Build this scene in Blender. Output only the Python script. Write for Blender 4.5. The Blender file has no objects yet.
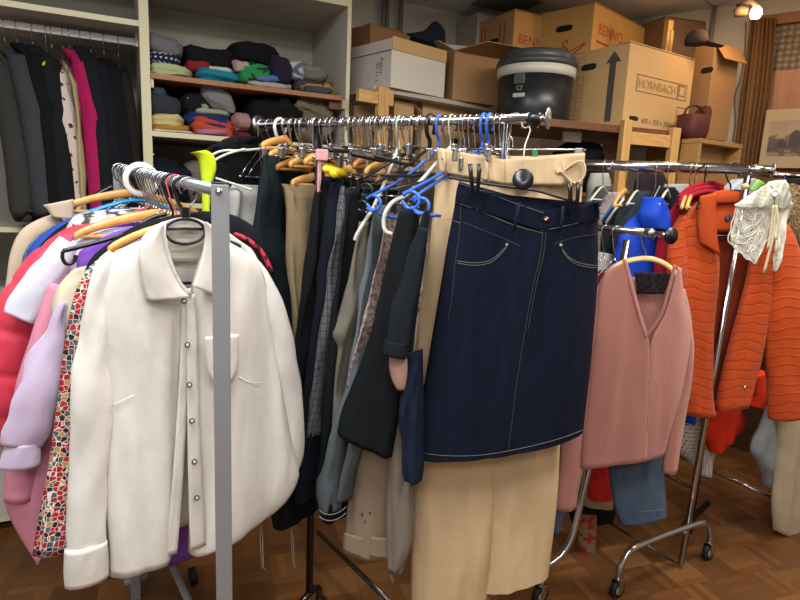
import bpy, bmesh, math, random
from mathutils import Vector, Matrix, noise
V = Vector
sc = bpy.context.scene
COL = sc.collection
R = math.radians
noise.seed_set(7)
# ---------------------------------------------------------------- camera
F = 580.0; H = 1.5
PIT, ROL = R(10.3), R(2.6)
fwd = V((0, math.cos(PIT), -math.sin(PIT)))
r0 = V((1, 0, 0)); u0 = r0.cross(fwd)
cr, sr = math.cos(ROL), math.sin(ROL)
RT = cr*r0 + sr*u0; UP = -sr*r0 + cr*u0
CAM = V((0, 0, H))
def ray(px, py): return fwd + RT*((px-400)/F) + UP*((300-py)/F)
def at(px, py, Y):
    d = ray(px, py); return CAM + d*(Y/d.y)
def onz(px, py, z):
    d = ray(px, py); return CAM + d*((z-H)/d.z)
def onp(px, py, p0, d):
    "point of a vertical plane through p0 along the horizontal direction d"
    n = V((-d.y, d.x, 0)); r = ray(px, py)
    return CAM + r*((p0-CAM).dot(n)/r.dot(n))
cd = bpy.data.cameras.new('camera'); cam = bpy.data.objects.new('camera', cd); COL.objects.link(cam)
cd.sensor_width = 36; cd.lens = 36*F/800; cd.clip_start = .02
cam.matrix_world = Matrix(((RT.x, UP.x, -fwd.x, 0), (RT.y, UP.y, -fwd.y, 0), (RT.z, UP.z, -fwd.z, H), (0, 0, 0, 1)))
sc.camera = cam
# ---------------------------------------------------------------- materials
def lin(h):
    h = h.lstrip('#'); o = []
    for i in (0, 2, 4):
        c = int(h[i:i+2], 16)/255
        o.append(c/12.92 if c <= .04045 else ((c+.055)/1.055)**2.4)
    return (*o, 1)
class NT:
    def __init__(s, name):
        s.m = bpy.data.materials.new(name); s.m.use_nodes = True
        s.t = s.m.node_tree; s.b = s.t.nodes['Principled BSDF']
    def n(s, typ, ins=None, **kw):
        x = s.t.nodes.new(typ)
        for k, v in kw.items(): setattr(x, k, v)
        if ins:
            for k, v in ins.items():
                if hasattr(v, 'links') or isinstance(v, bpy.types.NodeSocket): s.t.links.new(v, x.inputs[k])
                else: x.inputs[k].default_value = v
        return x
    def math(s, op, a, b=0.0, c=0.0):
        x = s.n('ShaderNodeMath', {0: a, 1: b, 2: c}, operation=op); return x.outputs[0]
    def mix(s, f, a, b):
        x = s.n('ShaderNodeMix', data_type='RGBA')
        for i, v in ((0, f), (6, a), (7, b)):
            if isinstance(v, bpy.types.NodeSocket): s.t.links.new(v, x.inputs[i])
            else: x.inputs[i].default_value = v
        return x.outputs[2]
    def uv(s): return s.n('ShaderNodeUVMap').outputs[0]
    def oc(s): return s.n('ShaderNodeTexCoord').outputs['Object']
    def noise(s, vec, scale, det=3, rough=.55):
        return s.n('ShaderNodeTexNoise', {'Vector': vec, 'Scale': scale, 'Detail': det, 'Roughness': rough})
    def ramp(s, f, stops, interp='LINEAR'):
        x = s.n('ShaderNodeValToRGB', {0: f}); r = x.color_ramp; r.interpolation = interp
        while len(r.elements) < len(stops): r.elements.new(.5)
        for e, (p, c) in zip(r.elements, stops): e.position = p; e.color = lin(c) if isinstance(c, str) else c
        return x.outputs[0]
    def xy(s, vec):
        x = s.n('ShaderNodeSeparateXYZ', {0: vec}); return x.outputs[0], x.outputs[1]
    def base(s, v):
        if isinstance(v, bpy.types.NodeSocket): s.t.links.new(v, s.b.inputs['Base Color'])
        else: s.b.inputs['Base Color'].default_value = v
    def bump(s, h, strength, dist=.002):
        x = s.n('ShaderNodeBump', {'Height': h, 'Strength': strength, 'Distance': dist})
        s.t.links.new(x.outputs[0], s.b.inputs['Normal'])
MATS = {}
def flat(name, col, rough=.5, metal=0, spec=.5, wear=.06, bump=0, bs=30, emis=None, trans=0):
    if name in MATS: return MATS[name]
    t = NT(name); o = t.oc(); c = lin(col)
    nz = t.noise(o, 9, 4)
    d = (c[0]*(1-wear*2), c[1]*(1-wear*2), c[2]*(1-wear*2), 1)
    t.base(t.mix(nz.outputs[0], c, d))
    t.b.inputs['Roughness'].default_value = rough; t.b.inputs['Metallic'].default_value = metal
    t.b.inputs['Specular IOR Level'].default_value = spec
    if trans: t.b.inputs['Transmission Weight'].default_value = trans
    if bump: t.bump(t.noise(o, bs, 3).outputs[0], bump)
    if emis: t.b.inputs['Emission Color'].default_value = lin(col); t.b.inputs['Emission Strength'].default_value = emis
    MATS[name] = t.m; return t.m
def fabric(name, col, pat=None, c2='#ffffff', c3='#888888', rough=.9, weave=900, sheen=.0, bump=.25, crease=.35, scale=1, spec=.2):
    if name in MATS: return MATS[name]
    t = NT(name); uv = t.uv(); c = lin(col); u, v = t.xy(uv)
    col_out = None; h = None
    nz = t.noise(uv, 14, 4)
    dk = (c[0]*.82, c[1]*.82, c[2]*.84, 1)
    basec = t.mix(nz.outputs[0], c, dk)
    if pat is None: col_out = basec
    elif pat == 'heather':
        n2 = t.noise(uv, 420*scale, 2)
        col_out = t.mix(t.ramp(n2.outputs[0], [(.38, '#000000'), (.62, '#ffffff')]), basec, lin(c2))
    elif pat == 'cord':
        w = t.math('SINE', t.math('MULTIPLY', u, 2*math.pi*260*scale)); h = w
        col_out = t.mix(t.math('MULTIPLY_ADD', w, .25, .25), basec, lin(c2))
    elif pat == 'knit':
        w = t.math('MULTIPLY', t.math('SINE', t.math('MULTIPLY', u, 2*math.pi*170*scale)), t.math('ADD', 1.2, t.math('SINE', t.math('MULTIPLY', v, 2*math.pi*220*scale))))
        h = w; col_out = t.mix(t.math('MULTIPLY_ADD', w, .1, .2), basec, lin(c2))
    elif pat == 'denim':
        tw = t.math('SINE', t.math('MULTIPLY', t.math('ADD', u, v), 2*math.pi*500))
        st = t.n('ShaderNodeMapping', {'Vector': uv, 'Scale': (55, 9, 1)})
        n2 = t.noise(st.outputs[0], 1, 5, .7); n3 = t.noise(uv, 160, 3)
        f = t.math('MULTIPLY_ADD', n3.outputs[0], .45, t.math('MULTIPLY_ADD', n2.outputs[0], .9, -.42))
        f = t.math('MULTIPLY_ADD', tw, .06, f)
        f = t.n('ShaderNodeClamp', {0: f}).outputs[0]
        col_out = t.mix(f, c, lin(c2)); h = tw
    elif pat == 'plaid':
        a = t.math('FRACT', t.math('MULTIPLY', u, 42*scale)); b = t.math('FRACT', t.math('MULTIPLY', v, 34*scale))
        m = t.math('MAXIMUM', t.math('LESS_THAN', a, .14), t.math('LESS_THAN', b, .12))
        n2 = t.noise(uv, 350, 2)
        col_out = t.mix(t.math('MULTIPLY', m, .8), t.mix(n2.outputs[0], basec, lin(c3)), lin(c2))
    elif pat == 'geo':
        vo = t.n('ShaderNodeTexVoronoi', {'Vector': uv, 'Scale': 88*scale, 'Randomness': .6}, feature='F1')
        ed = t.n('ShaderNodeTexVoronoi', {'Vector': uv, 'Scale': 88*scale, 'Randomness': .6}, feature='DISTANCE_TO_EDGE')
        w = t.n('ShaderNodeTexWhiteNoise', {'Vector': vo.outputs['Position']}, noise_dimensions='3D')
        cc = t.ramp(w.outputs[0], [(0, '#a8292f'), (.32, '#4c5a5e'), (.58, '#b08a52'), (.7, '#2c2630'), (.85, '#96242a')], 'CONSTANT')
        col_out = t.mix(t.math('LESS_THAN', ed.outputs[0], .045), cc, lin('#d9cfc4'))
    elif pat == 'floral':
        vo = t.n('ShaderNodeTexVoronoi', {'Vector': uv, 'Scale': 19*scale, 'Randomness': .9})
        n2 = t.noise(uv, 70, 3)
        d = t.math('MULTIPLY_ADD', n2.outputs[0], .5, vo.outputs[0])
        w = t.n('ShaderNodeTexWhiteNoise', {'Vector': vo.outputs['Position']}, noise_dimensions='3D')
        fc = t.ramp(w.outputs[0], [(0, c2), (.5, c3), (.75, c2)], 'CONSTANT')
        col_out = t.mix(t.math('LESS_THAN', d, .52), basec, fc)
    elif pat == 'dots':
        a = t.math('FRACT', t.math('MULTIPLY', u, 48*scale)); b0 = t.math('MULTIPLY', v, 48*scale)
        a = t.math('FRACT', t.math('ADD', a, t.math('MULTIPLY', t.math('FLOOR', b0), .5))); b = t.math('FRACT', b0)
        d = t.math('SQRT', t.math('ADD', t.math('POWER', t.math('SUBTRACT', a, .5), 2), t.math('POWER', t.math('SUBTRACT', b, .5), 2)))
        col_out = t.mix(t.math('LESS_THAN', d, .2), basec, lin(c2))
    elif pat == 'blot':
        n2 = t.noise(uv, 16*scale, 3, .5)
        col_out = t.mix(t.ramp(n2.outputs[0], [(.5, '#000000'), (.56, '#ffffff')]), basec, lin(c2))
    elif pat == 'stripes':
        a = t.math('FRACT', t.math('MULTIPLY', u, 30*scale))
        col_out = t.mix(t.math('LESS_THAN', a, .4), basec, lin(c2))
    elif pat == 'hstripes':
        a = t.math('FRACT', t.math('MULTIPLY', v, 30*scale))
        col_out = t.mix(t.math('LESS_THAN', a, .4), basec, lin(c2))
    elif pat == 'quilt':
        # stitched wandering lines, horizontal-ish zigzags
        n2 = t.noise(uv, 9, 2)
        zig = t.math('ABSOLUTE', t.math('SUBTRACT', t.math('FRACT', t.math('MULTIPLY', u, 7)), .5))
        vv = t.math('MULTIPLY_ADD', zig, .8, t.math('MULTIPLY_ADD', n2.outputs[0], 1.1, t.math('MULTIPLY', v, 26*scale)))
        a = t.math('ABSOLUTE', t.math('SUBTRACT', t.math('FRACT', vv), .5))
        h = t.math('MULTIPLY', t.math('MINIMUM', t.math('MULTIPLY', a, 6), 1.0), 3.0)
        col_out = t.mix(t.math('LESS_THAN', a, .045), basec, lin(c2))
    t.base(col_out)
    t.b.inputs['Roughness'].default_value = rough; t.b.inputs['Specular IOR Level'].default_value = spec
    t.b.inputs['Sheen Weight'].default_value = sheen; t.b.inputs['Sheen Roughness'].default_value = .5
    cz = t.noise(t.n('ShaderNodeMapping', {'Vector': uv, 'Scale': (1.5, .55, 1)}).outputs[0], 9, 3, .45); fine = t.noise(uv, weave, 1)
    hh = t.math('MULTIPLY_ADD', cz.outputs[0], 6*crease, t.math('MULTIPLY', fine.outputs[0], bump))
    if h is not None: hh = t.math('MULTIPLY_ADD', h, .12, hh)
    t.bump(hh, .8, .004)
    MATS[name] = t.m; return t.m
# ---------------------------------------------------------------- mesh helper
class MB:
    def __init__(s): s.v = []; s.f = []; s.uv = []; s.mi = []; s.mats = []
    def mat(s, m):
        if m not in s.mats: s.mats.append(m)
        return s.mats.index(m)
    def grid(s, P, UV=None, closed=False, m=0, capb=False, capt=False):
        nr = len(P); nc = len(P[0]); o = len(s.v)
        for r in P: s.v += r
        if UV is None:
            UV = []; hv = 0
            for i, r in enumerate(P):
                if i: hv += (r[0]-P[i-1][0]).length
                a = 0; row = []
                for j, p in enumerate(r):
                    if j: a += (p-r[j-1]).length
                    row.append((a, -hv))
                UV.append(row)
            if closed:
                for i, r in enumerate(P): UV[i].append((UV[i][-1][0]+(r[0]-r[-1]).length, UV[i][-1][1]))
        n = nc if closed else nc-1
        for i in range(nr-1):
            for j in range(n):
                k = (j+1) % nc; ku = j+1 if j+1 < len(UV[i]) else k
                s.f.append((o+i*nc+j, o+i*nc+k, o+(i+1)*nc+k, o+(i+1)*nc+j)); s.mi.append(m)
                s.uv.append((UV[i][j], UV[i][ku], UV[i+1][ku], UV[i+1][j]))
        for flag, i, rev in ((capb, 0, True), (capt, nr-1, False)):
            if flag:
                c = sum(P[i], V())/nc; s.v.append(c); ci = len(s.v)-1
                for j in range(nc):
                    k = (j+1) % nc
                    f = (o+i*nc+j, o+i*nc+k, ci) if not rev else (o+i*nc+k, o+i*nc+j, ci)
                    s.f.append(f); s.mi.append(m); s.uv.append((UV[i][j],)*3)
    def tube(s, path, r, n=8, m=0, closed=False, flatz=1.0):
        path = [V(p) for p in path]; rows = []; L = len(path)
        ref = None
        for i, p in enumerate(path):
            a = path[i-1] if i or closed else path[0]; b = path[(i+1) % L] if i < L-1 or closed else path[-1]
            t = (b-a).normalized()
            if ref is None:
                ref = t.orthogonal().normalized()
            ref = (ref-t*ref.dot(t)).normalized(); bi = t.cross(ref)
            rr = r[i] if isinstance(r, (list, tuple)) else r
            rows.append([p+ref*math.cos(2*math.pi*k/n)*rr+bi*math.sin(2*math.pi*k/n)*rr*flatz for k in range(n)])
        if closed: rows.append(list(rows[0]))
        s.grid(rows, None, True, m, not closed, not closed)
    def box(s, c, sz, rz=0, m=0, bev=0, M=None):
        c = V(c); hx, hy, hz = sz[0]/2, sz[1]/2, sz[2]/2
        M = M or Matrix.Rotation(rz, 3, 'Z')
        o = len(s.v)
        for z in (-hz, hz):
            for x, y in ((-hx, -hy), (hx, -hy), (hx, hy), (-hx, hy)): s.v.append(c+M @ V((x, y, z)))
        for f in ((0, 3, 2, 1), (4, 5, 6, 7), (0, 1, 5, 4), (1, 2, 6, 5), (2, 3, 7, 6), (3, 0, 4, 7)):
            s.f.append(tuple(o+i for i in f)); s.mi.append(m)
            a, b = (sz[0], sz[1]) if f in ((0, 3, 2, 1), (4, 5, 6, 7)) else ((sz[0], sz[2]) if f in ((0, 1, 5, 4), (2, 3, 7, 6)) else (sz[1], sz[2]))
            s.uv.append(((0, 0), (a, 0), (a, b), (0, b)))
    def lathe(s, c, prof, n=32, m=0, axis=V((0, 0, 1)), cap=True):
        q = V((0, 0, 1)).rotation_difference(axis); c = V(c)
        rows = [[c+q @ V((r*math.cos(2*math.pi*k/n), r*math.sin(2*math.pi*k/n), z)) for k in range(n)] for r, z in prof]
        s.grid(rows, None, True, m, cap, cap)
    def build(s, name, mats, parent=None, smooth=True, solid=0, bevel=0, sub=0, autos=False):
        org = parent['_org'] if parent is not None and '_org' in parent else None
        me = bpy.data.meshes.new(name)
        off = V(org) if org is not None else V()
        if org is None:
            zs = min(p.z for p in s.v); n = len(s.v)
            off = V((sum(p.x for p in s.v)/n, sum(p.y for p in s.v)/n, zs))
        me.from_pydata([tuple(p-off) for p in s.v], [], s.f)
        if not isinstance(mats, (list, tuple)): mats = [mats]
        for x in mats: me.materials.append(x)
        me.polygons.foreach_set('material_index', s.mi)
        uvl = me.uv_layers.new(name='UVMap')
        k = 0
        for fu in s.uv:
            for q in fu: uvl.data[k].uv = q; k += 1
        me.polygons.foreach_set('use_smooth', [smooth]*len(s.f))
        me.update()
        ob = bpy.data.objects.new(name, me); COL.objects.link(ob)
        if parent is not None: ob.parent = parent; ob['_org'] = tuple(off)
        else: ob.location = off; ob['_org'] = tuple(off)
        if parent is None: pass
        if sub:
            md = ob.modifiers.new('sub', 'SUBSURF'); md.levels = sub; md.render_levels = sub
        if solid:
            md = ob.modifiers.new('solid', 'SOLIDIFY'); md.thickness = solid; md.offset = 0
        if bevel:
            md = ob.modifiers.new('bevel', 'BEVEL'); md.width = bevel; md.segments = 2; md.limit_method = 'ANGLE'
            if smooth is False: md.harden_normals = False
        return ob
def tag(o, label, cat, group=None, kind=None):
    if label: o['label'] = label
    if cat: o['category'] = cat
    if group: o['group'] = group
    if kind: o['kind'] = kind
    return o
def thing(name, loc, label, cat, group=None):
    o = bpy.data.objects.new(name, None); COL.objects.link(o); o.location = V(loc); o.empty_display_size = .1
    o['_org'] = tuple(V(loc)); return tag(o, label, cat, group)
def struct(o): o['kind'] = 'structure'; return o
# ---------------------------------------------------------------- garment helpers
def samp(poly, n):
    "n points evenly along a polyline"
    P = [V(p) for p in poly]; L = [0]
    for a, b in zip(P, P[1:]): L.append(L[-1]+(b-a).length)
    out = []; k = 0
    for i in range(n):
        t = L[-1]*i/(n-1)
        while k < len(P)-2 and L[k+1] < t: k += 1
        d = L[k+1]-L[k]; f = (t-L[k])/d if d > 1e-9 else 0
        out.append(P[k].lerp(P[k+1], min(1, max(0, f))))
    return out
def smooth_poly(P, it=2):
    P = [V(p) for p in P]
    for _ in range(it):
        Q = [P[0]]
        for a, b in zip(P, P[1:]): Q += [a.lerp(b, .25), a.lerp(b, .75)]
        Q.append(P[-1]); P = Q
    return P
def fold(x, y, seed, f=22, a=.006, stretch=.16):
    return a*(noise.noise(V((x*f, y*f*stretch, seed)))*1.6+.5*noise.noise(V((x*f*2.3, y*f*stretch*2, seed+9.1))))
def shell(mb, L, Rr, p0, d, T=.03, nr=40, nc=22, amp=.006, ff=22, seed=1, m=0, off=0, back=True, env=None, power=.5, sm=2, cap=False, half=None):
    """closed cloth body between two outlines (px) on the vertical plane p0,d ; n faces the viewer"""
    n = V((d.y, -d.x, 0))
    Ls = samp(smooth_poly(L, sm), nr); Rs = samp(smooth_poly(Rr, sm), nr)
    rows = []
    for i in range(nr):
        t = i/(nr-1); e = env(t) if env else 1
        row = []
        a = onp(Ls[i].x, Ls[i].y, p0+n*off, d); b = onp(Rs[i].x, Rs[i].y, p0+n*off, d)
        for j in range(nc):
            u = j/(nc-1); uu = u*.5 if half == 'L' else (.5+.5*u if half == 'R' else u); w = (1-abs(2*uu-1)**2.6)**power
            q = a.lerp(b, u); s_ = (q-p0).dot(d)
            q = q+n*(T*w*e+fold(s_, q.z, seed, ff, amp)*min(1, w*1.5)*e)
            row.append(q)
        if back:
            for j in range(nc-2, 0, -1):
                u = j/(nc-1); w = (1-abs(2*u-1)**2.6)**power
                q = a.lerp(b, u); s_ = (q-p0).dot(d)
                row.append(q-n*(T*w*e*.8+fold(s_, q.z, seed+50, ff, amp)*w*e))
        rows.append(row)
    mb.grid(rows, None, back, m, cap and back, cap and back)
    return rows
def sheet(mb, L, Rr, p0, d, off=.03, nr=20, nc=10, amp=0, ff=25, seed=1, m=0, sm=1, bulge=0, dfun=None):
    n = V((d.y, -d.x, 0)); Ls = samp(smooth_poly(L, sm), nr); Rs = samp(smooth_poly(Rr, sm), nr); rows = []
    for i in range(nr):
        row = []
        for j in range(nc):
            u = j/(nc-1); p = Ls[i].lerp(Rs[i], u)
            o = off+(dfun(u, i/(nr-1)) if dfun else 0)
            q = onp(p.x, p.y, p0+n*o, d); s_ = (q-p0).dot(d)
            q = q+n*(fold(s_, q.z, seed, ff, amp)+bulge*(1-(2*u-1)**2))
            row.append(q)
        rows.append(row)
    mb.grid(rows, None, False, m); return rows
def limb(mb, path, rad, p0, d, off=.02, nr=30, n=16, flatn=.7, amp=.004, ff=30, seed=3, m=0, cap=True):
    "sleeve / leg: px path with px radii on the plane"
    nn = V((d.y, -d.x, 0))
    pr = samp(smooth_poly([(p[0], p[1], r) for p, r in zip(path, rad)], 2), nr); rows = []
    C = [onp(q.x, q.y, p0+nn*off, d) for q in pr]
    for i, q in enumerate(pr):
        a = C[max(0, i-1)]; b = C[min(nr-1, i+1)]; t = (b-a).normalized()
        side = t.cross(nn).normalized(); fr = nn
        rr = q.z*(C[i]-CAM).dot(fwd)/F; row = []
        for k in range(n):
            th = 2*math.pi*k/n
            f = 1+fold(math.cos(th)*.04+q.x*.001, i*.02, seed+math.sin(th), ff, amp)/max(rr, .01)
            row.append(C[i]+side*math.cos(th)*rr*f+fr*math.sin(th)*rr*flatn*f)
        rows.append(row)
    mb.grid(rows, None, True, m, cap, cap); return rows
def slab(mb, rows3, perp, bd, nr=36, n=28, amp=.006, ff=18, seed=1, m=0, p=.55, cap=True):
    """hanging garment seen from its edge: rows3 = (near point, half width, thickness)"""
    A = samp([V(r[0]) for r in rows3], 2) and None
    P = [V(r[0]) for r in rows3]; L = [0]
    for a, b in zip(P, P[1:]): L.append(L[-1]+(b-a).length)
    rows = []; k = 0
    for i in range(nr):
        t = L[-1]*i/(nr-1)
        while k < len(P)-2 and L[k+1] < t: k += 1
        f = (t-L[k])/max(1e-9, L[k+1]-L[k]); f2 = f*f*(3-2*f)*.5+f*.5
        N = P[k].lerp(P[k+1], f); hw = rows3[k][1]*(1-f2)+rows3[k+1][1]*f2; th = (rows3[k][2]*(1-f2)+rows3[k+1][2]*f2)/2
        c = N+perp*hw; row = []
        for j in range(n):
            an = 2*math.pi*j/n; ca, sa = math.cos(an), math.sin(an)
            x = math.copysign(abs(ca)**p, ca); y = math.copysign(abs(sa)**p, sa)
            fo = fold(x*hw, c.z, seed+(3 if y > 0 else 0), ff, amp)
            g = fold(0, c.z, seed+7, 9, amp*.3, 1)
            row.append(c-perp*x*hw+bd*(y*th+fo*(1.5 if abs(sa) > .3 else .3)+g))
        rows.append(row)
    mb.grid(rows, None, True, m, cap, cap); return rows
# ================================================================ THE ROOM
CEIL = 2.7
d26 = V((math.cos(R(26)), math.sin(R(26)), 0)); b26 = V((-d26.y, d26.x, 0))
C0 = at(146, 90, 2.5); C0.z = 0
def cab(a, b, z): return C0+d26*a+b26*b+V((0, 0, z))
m_wall = flat('painted_wall', '#d0cec6', .85, bump=.15, bs=60)
m_ceil = flat('ceiling_paint', '#a9a8a8', .9)
m_cream = flat('cream_laminate', '#cfc9a4', .45, wear=.03)
m_lam = flat('grey_white_laminate', '#c2bbb2', .55, wear=.04)
m_chrome = flat('chrome', '#b9b9bc', .18, 1, wear=.02)
m_steel = flat('dull_steel', '#a5a7a8', .35, 1)
m_black = flat('black_plastic', '#101216', .35)
m_dark = flat('dark_rubber', '#0c0c0d', .6)
def floor_mat():
    t = NT('mosaic_parquet'); o = t.oc()
    mp = t.n('ShaderNodeMapping', {'Vector': o, 'Rotation': (0, 0, R(-19)), 'Scale': (6.4, 6.4, 6.4)})
    x, y = t.xy(mp.outputs[0])
    cx = t.math('FLOOR', x); cy = t.math('FLOOR', y)
    par = t.math('MODULO', t.math('ABSOLUTE', t.math('ADD', cx, cy)), 2)
    par = t.math('GREATER_THAN', par, .5)
    fx = t.math('FRACT', x); fy = t.math('FRACT', y)
    s_ = t.math('ADD', t.math('MULTIPLY', fx, par), t.math('MULTIPLY', fy, t.math('SUBTRACT', 1, par)))
    st = t.math('MULTIPLY', s_, 5); si = t.math('FLOOR', st)
    vec = t.n('ShaderNodeCombineXYZ', {0: cx, 1: cy, 2: si})
    w = t.n('ShaderNodeTexWhiteNoise', {'Vector': vec.outputs[0]}, noise_dimensions='3D')
    cv = t.n('ShaderNodeCombineXYZ', {0: cx, 1: cy, 2: 3.3})
    w2 = t.n('ShaderNodeTexWhiteNoise', {'Vector': cv.outputs[0]}, noise_dimensions='3D')
    g = t.noise(t.n('ShaderNodeMapping', {'Vector': o, 'Scale': (8, 8, 1)}).outputs[0], 6, 5, .7)
    f = t.math('MULTIPLY_ADD', w2.outputs[0], .38, t.math('MULTIPLY_ADD', g.outputs[0], .3, t.math('MULTIPLY', w.outputs[0], .3)))
    c = t.ramp(f, [(.1, '#4f3219'), (.5, '#6c4626'), (.9, '#8f643a')])
    e = t.math('LESS_THAN', t.math('MINIMUM', fx, fy), .012)
    e2 = t.math('LESS_THAN', t.math('FRACT', st), .05)
    c = t.mix(t.math('MULTIPLY', t.math('MAXIMUM', e, t.math('MULTIPLY', e2, .5)), .6), c, lin('#3a2414'))
    t.base(c); t.b.inputs['Roughness'].default_value = .38
    t.bump(t.math('ADD', t.math('MULTIPLY', e, -1), t.math('MULTIPLY', g.outputs[0], .3)), .2, .001)
    return t.m
m_floor = floor_mat()
def wood(name, c1, c2, rough=.5, sc_=3, ax='X'):
    if name in MATS: return MATS[name]
    t = NT(name); o = t.oc(); s = {'X': (1, 14, 14), 'Z': (14, 14, 1), 'Y': (14, 1, 14)}[ax]
    mp = t.n('ShaderNodeMapping', {'Vector': o, 'Scale': tuple(q*sc_ for q in s)})
    n = t.noise(mp.outputs[0], 1.5, 5, .65)
    t.base(t.ramp(n.outputs[0], [(.3, c1), (.7, c2)])); t.b.inputs['Roughness'].default_value = rough
    t.bump(n.outputs[0], .15, .001); MATS[name] = t.m; return t.m
m_pine = wood('pine', '#b98a4e', '#d8ac6c', ax='Z')
m_pineh = wood('pine_rail', '#b98a4e', '#d8ac6c', ax='X')
m_hang = wood('hanger_wood', '#c08a44', '#dcaa62', .35)
m_hangl = wood('pale_hanger_wood', '#c9a468', '#dcbd88', .35)
m_brown = wood('brown_shelf', '#8a5c36', '#a4713f', .5)
m_dbrown = wood('dark_brown_board', '#5a3a26', '#74492c', .5)
# corners of the room
Wc = V((.995, 4.479, 0)); dW3 = V((.78, -.628, 0)).normalized()
Wl = Wc-d26*4.2; Wr = Wc+dW3*3.6
pts = [Wl, Wc, Wr, V((Wr.x, -2.6, 0)), V((Wl.x, -2.6, 0))]
def wall(name, a, b, m=m_wall):
    mb = MB(); n = (b-a).normalized(); o = V((-n.y, n.x, 0)); th = .06
    c = (a+b)/2+o*th/2+V((0, 0, CEIL/2)); mb.box(c, ((b-a).length+.1, th, CEIL), math.atan2(n.y, n.x))
    return struct(mb.build(name, m, smooth=False))
wall('wall_back', pts[0], pts[1]); wall('wall_right', pts[1], pts[2]); wall('wall_side', pts[2], pts[3]); wall('wall_rear', pts[3], pts[4]); wall('wall_left', pts[4], pts[0])
mb = MB(); mb.box((.4, 1.0, -.03), (7.9, 8.0, .06)); struct(mb.build('floor', m_floor, smooth=False))
def ceil_mat():
    t = NT('ceiling_panels'); o = t.oc(); mp = t.n('ShaderNodeMapping', {'Vector': o, 'Rotation': (0, 0, R(-26)), 'Scale': (1.6, .8, 1)})
    x, y = t.xy(mp.outputs[0]); e = t.math('LESS_THAN', t.math('MINIMUM', t.math('FRACT', x), t.math('FRACT', y)), .012)
    t.base(t.mix(e, lin('#d2d2d8'), lin('#8a8a8e'))); t.b.inputs['Roughness'].default_value = .9; return t.m
mb = MB(); mb.box((.4, 1.0, CEIL+.03), (7.9, 8.0, .06)); struct(mb.build('ceiling', ceil_mat(), smooth=False))
Tm = MB(); _n = dW3; _c = (pts[1]+pts[2])/2-V((-dW3.y, dW3.x, 0))*.012; Tm.box((_c.x, _c.y, .5), ((pts[2]-pts[1]).length, .02, 1.0), math.atan2(dW3.y, dW3.x)); struct(Tm.build('trim_1', wood('dark_floor_standin', '#3a2415', '#4e321e', .5, ax='Z'), smooth=False))  # dark boarding on the wall stands in for floor running on behind the racks
# dark vent panel in the ceiling above the boxes
mb = MB(); p = onz(508, 1, CEIL); mb.box(p-V((0, 0, .008)), (.34, .3, .014), R(26))
tag(mb.build('ceiling_vent', flat('vent_grey', '#6c6762', .7), smooth=False, bevel=.003), 'dark flat vent panel in the ceiling above the tan cartons', 'vent')
# pipes on the back wall
for px, r, l in ((383.5, .012, 'thin grey pipe on the back wall, left of the pair'), (387.5, .014, 'grey pipe close against the thin left pipe on the back wall'), (401, .016, 'thicker grey pipe on the back wall nearest the blue garment in the white box')):
    q = onp(px, 10, Wl-b26*.035, d26); mb = MB(); mb.tube([(q.x, q.y, 1.2), (q.x, q.y, CEIL)], r, 12)
    tag(mb.build('wall_pipe', flat('pipe_grey', '#908e88', .5)), l, 'pipe')
# ---- wardrobe + shelf cabinet
def panel(mb, a0, a1, b0, b1, z0, z1, m=0):
    c = cab((a0+a1)/2, (b0+b1)/2, (z0+z1)/2); mb.box(c, (a1-a0, b1-b0, z1-z0), R(26), m)
DEP = .56
def edged(a0, a1, b0, b1, z0, z1, name, par):
    "board with a cream front edge"
    mb = MB(); panel(mb, a0, a1, b0, b1, z0, z1, 0); panel(mb, a0, a1, b0-.0015, b0, z0, z1, 1)
    return mb.build(name, [m_lam, m_cream], par, False)
w = thing('open_wardrobe', cab(-.6, .2, 0), 'cream open wardrobe holding a rail of dark coats, left of the shelves', 'wardrobe')
edged(-.018, 0, 0, DEP, 0, 2.42, 'side_panel', w); edged(-1.25, -1.232, 0, DEP, 0, 2.42, 'side_panel', w)
edged(-1.232, -.018, .01, DEP, 2.122, 2.144, 'shelf', w); edged(-1.232, -.018, .01, DEP, 1.285, 1.305, 'shelf', w)
edged(-1.232, -.018, .01, DEP, 1.0, 1.018, 'shelf', w)
edged(-1.232, -.018, .01, DEP, 2.402, 2.42, 'top_panel', w); edged(-1.232, -.018, .03, DEP, .05, .07, 'shelf', w)
mb = MB(); panel(mb, -1.232, -.018, DEP-.008, DEP, 0, 2.42); mb.build('back_panel', flat('grey_backing', '#8f8a80', .7), w, False)
RAILZ = 2.088; RB = .15
m_rail = flat('white_rail', '#cfcdc8', .4)
mb = MB(); mb.box(cab(-.625, RB, RAILZ), (1.2, .014, .03), R(26)); mb.build('clothes_rail', m_rail, w, False, bevel=.004)
mb = MB(); mb.box(cab(-.024, RB, RAILZ+.02), (.012, .03, .08), R(26)); mb.build('rail_bracket', m_rail, w, False, bevel=.003)
s = thing('shelf_cabinet', cab(.45, .2, 0), 'cream open cabinet with shelves of folded clothes, middle of the back wall', 'cabinet')
edged(0, .018, 0, DEP, 0, 2.42, 'side_panel', s); edged(.872, .89, 0, DEP, 0, 2.42, 'side_panel', s)
mb = MB(); panel(mb, .018, .872, 0, .018, 2.345, 2.42); mb.build('header', m_cream, s, False)
edged(.018, .872, .018, DEP, 2.345, 2.365, 'top_panel', s)
edged(.018, .872, .0, DEP, 1.695, 1.716, 'white_shelf', s)
edged(.018, .872, .01, DEP, 1.40, 1.42, 'white_shelf', s)
edged(.018, .872, .01, DEP, 1.0, 1.02, 'white_shelf', s)
mb = MB(); panel(mb, .02, .85, -.01, DEP-.02, 1.925, 1.945); tag(mb.build('wood_shelf', m_brown, s, False), 'orange-brown wooden shelf board', None)
mb = MB(); panel(mb, .02, .03, .0, .3, 1.89, 1.924); mb.build('shelf_cleat', m_cream, s, False)
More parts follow.
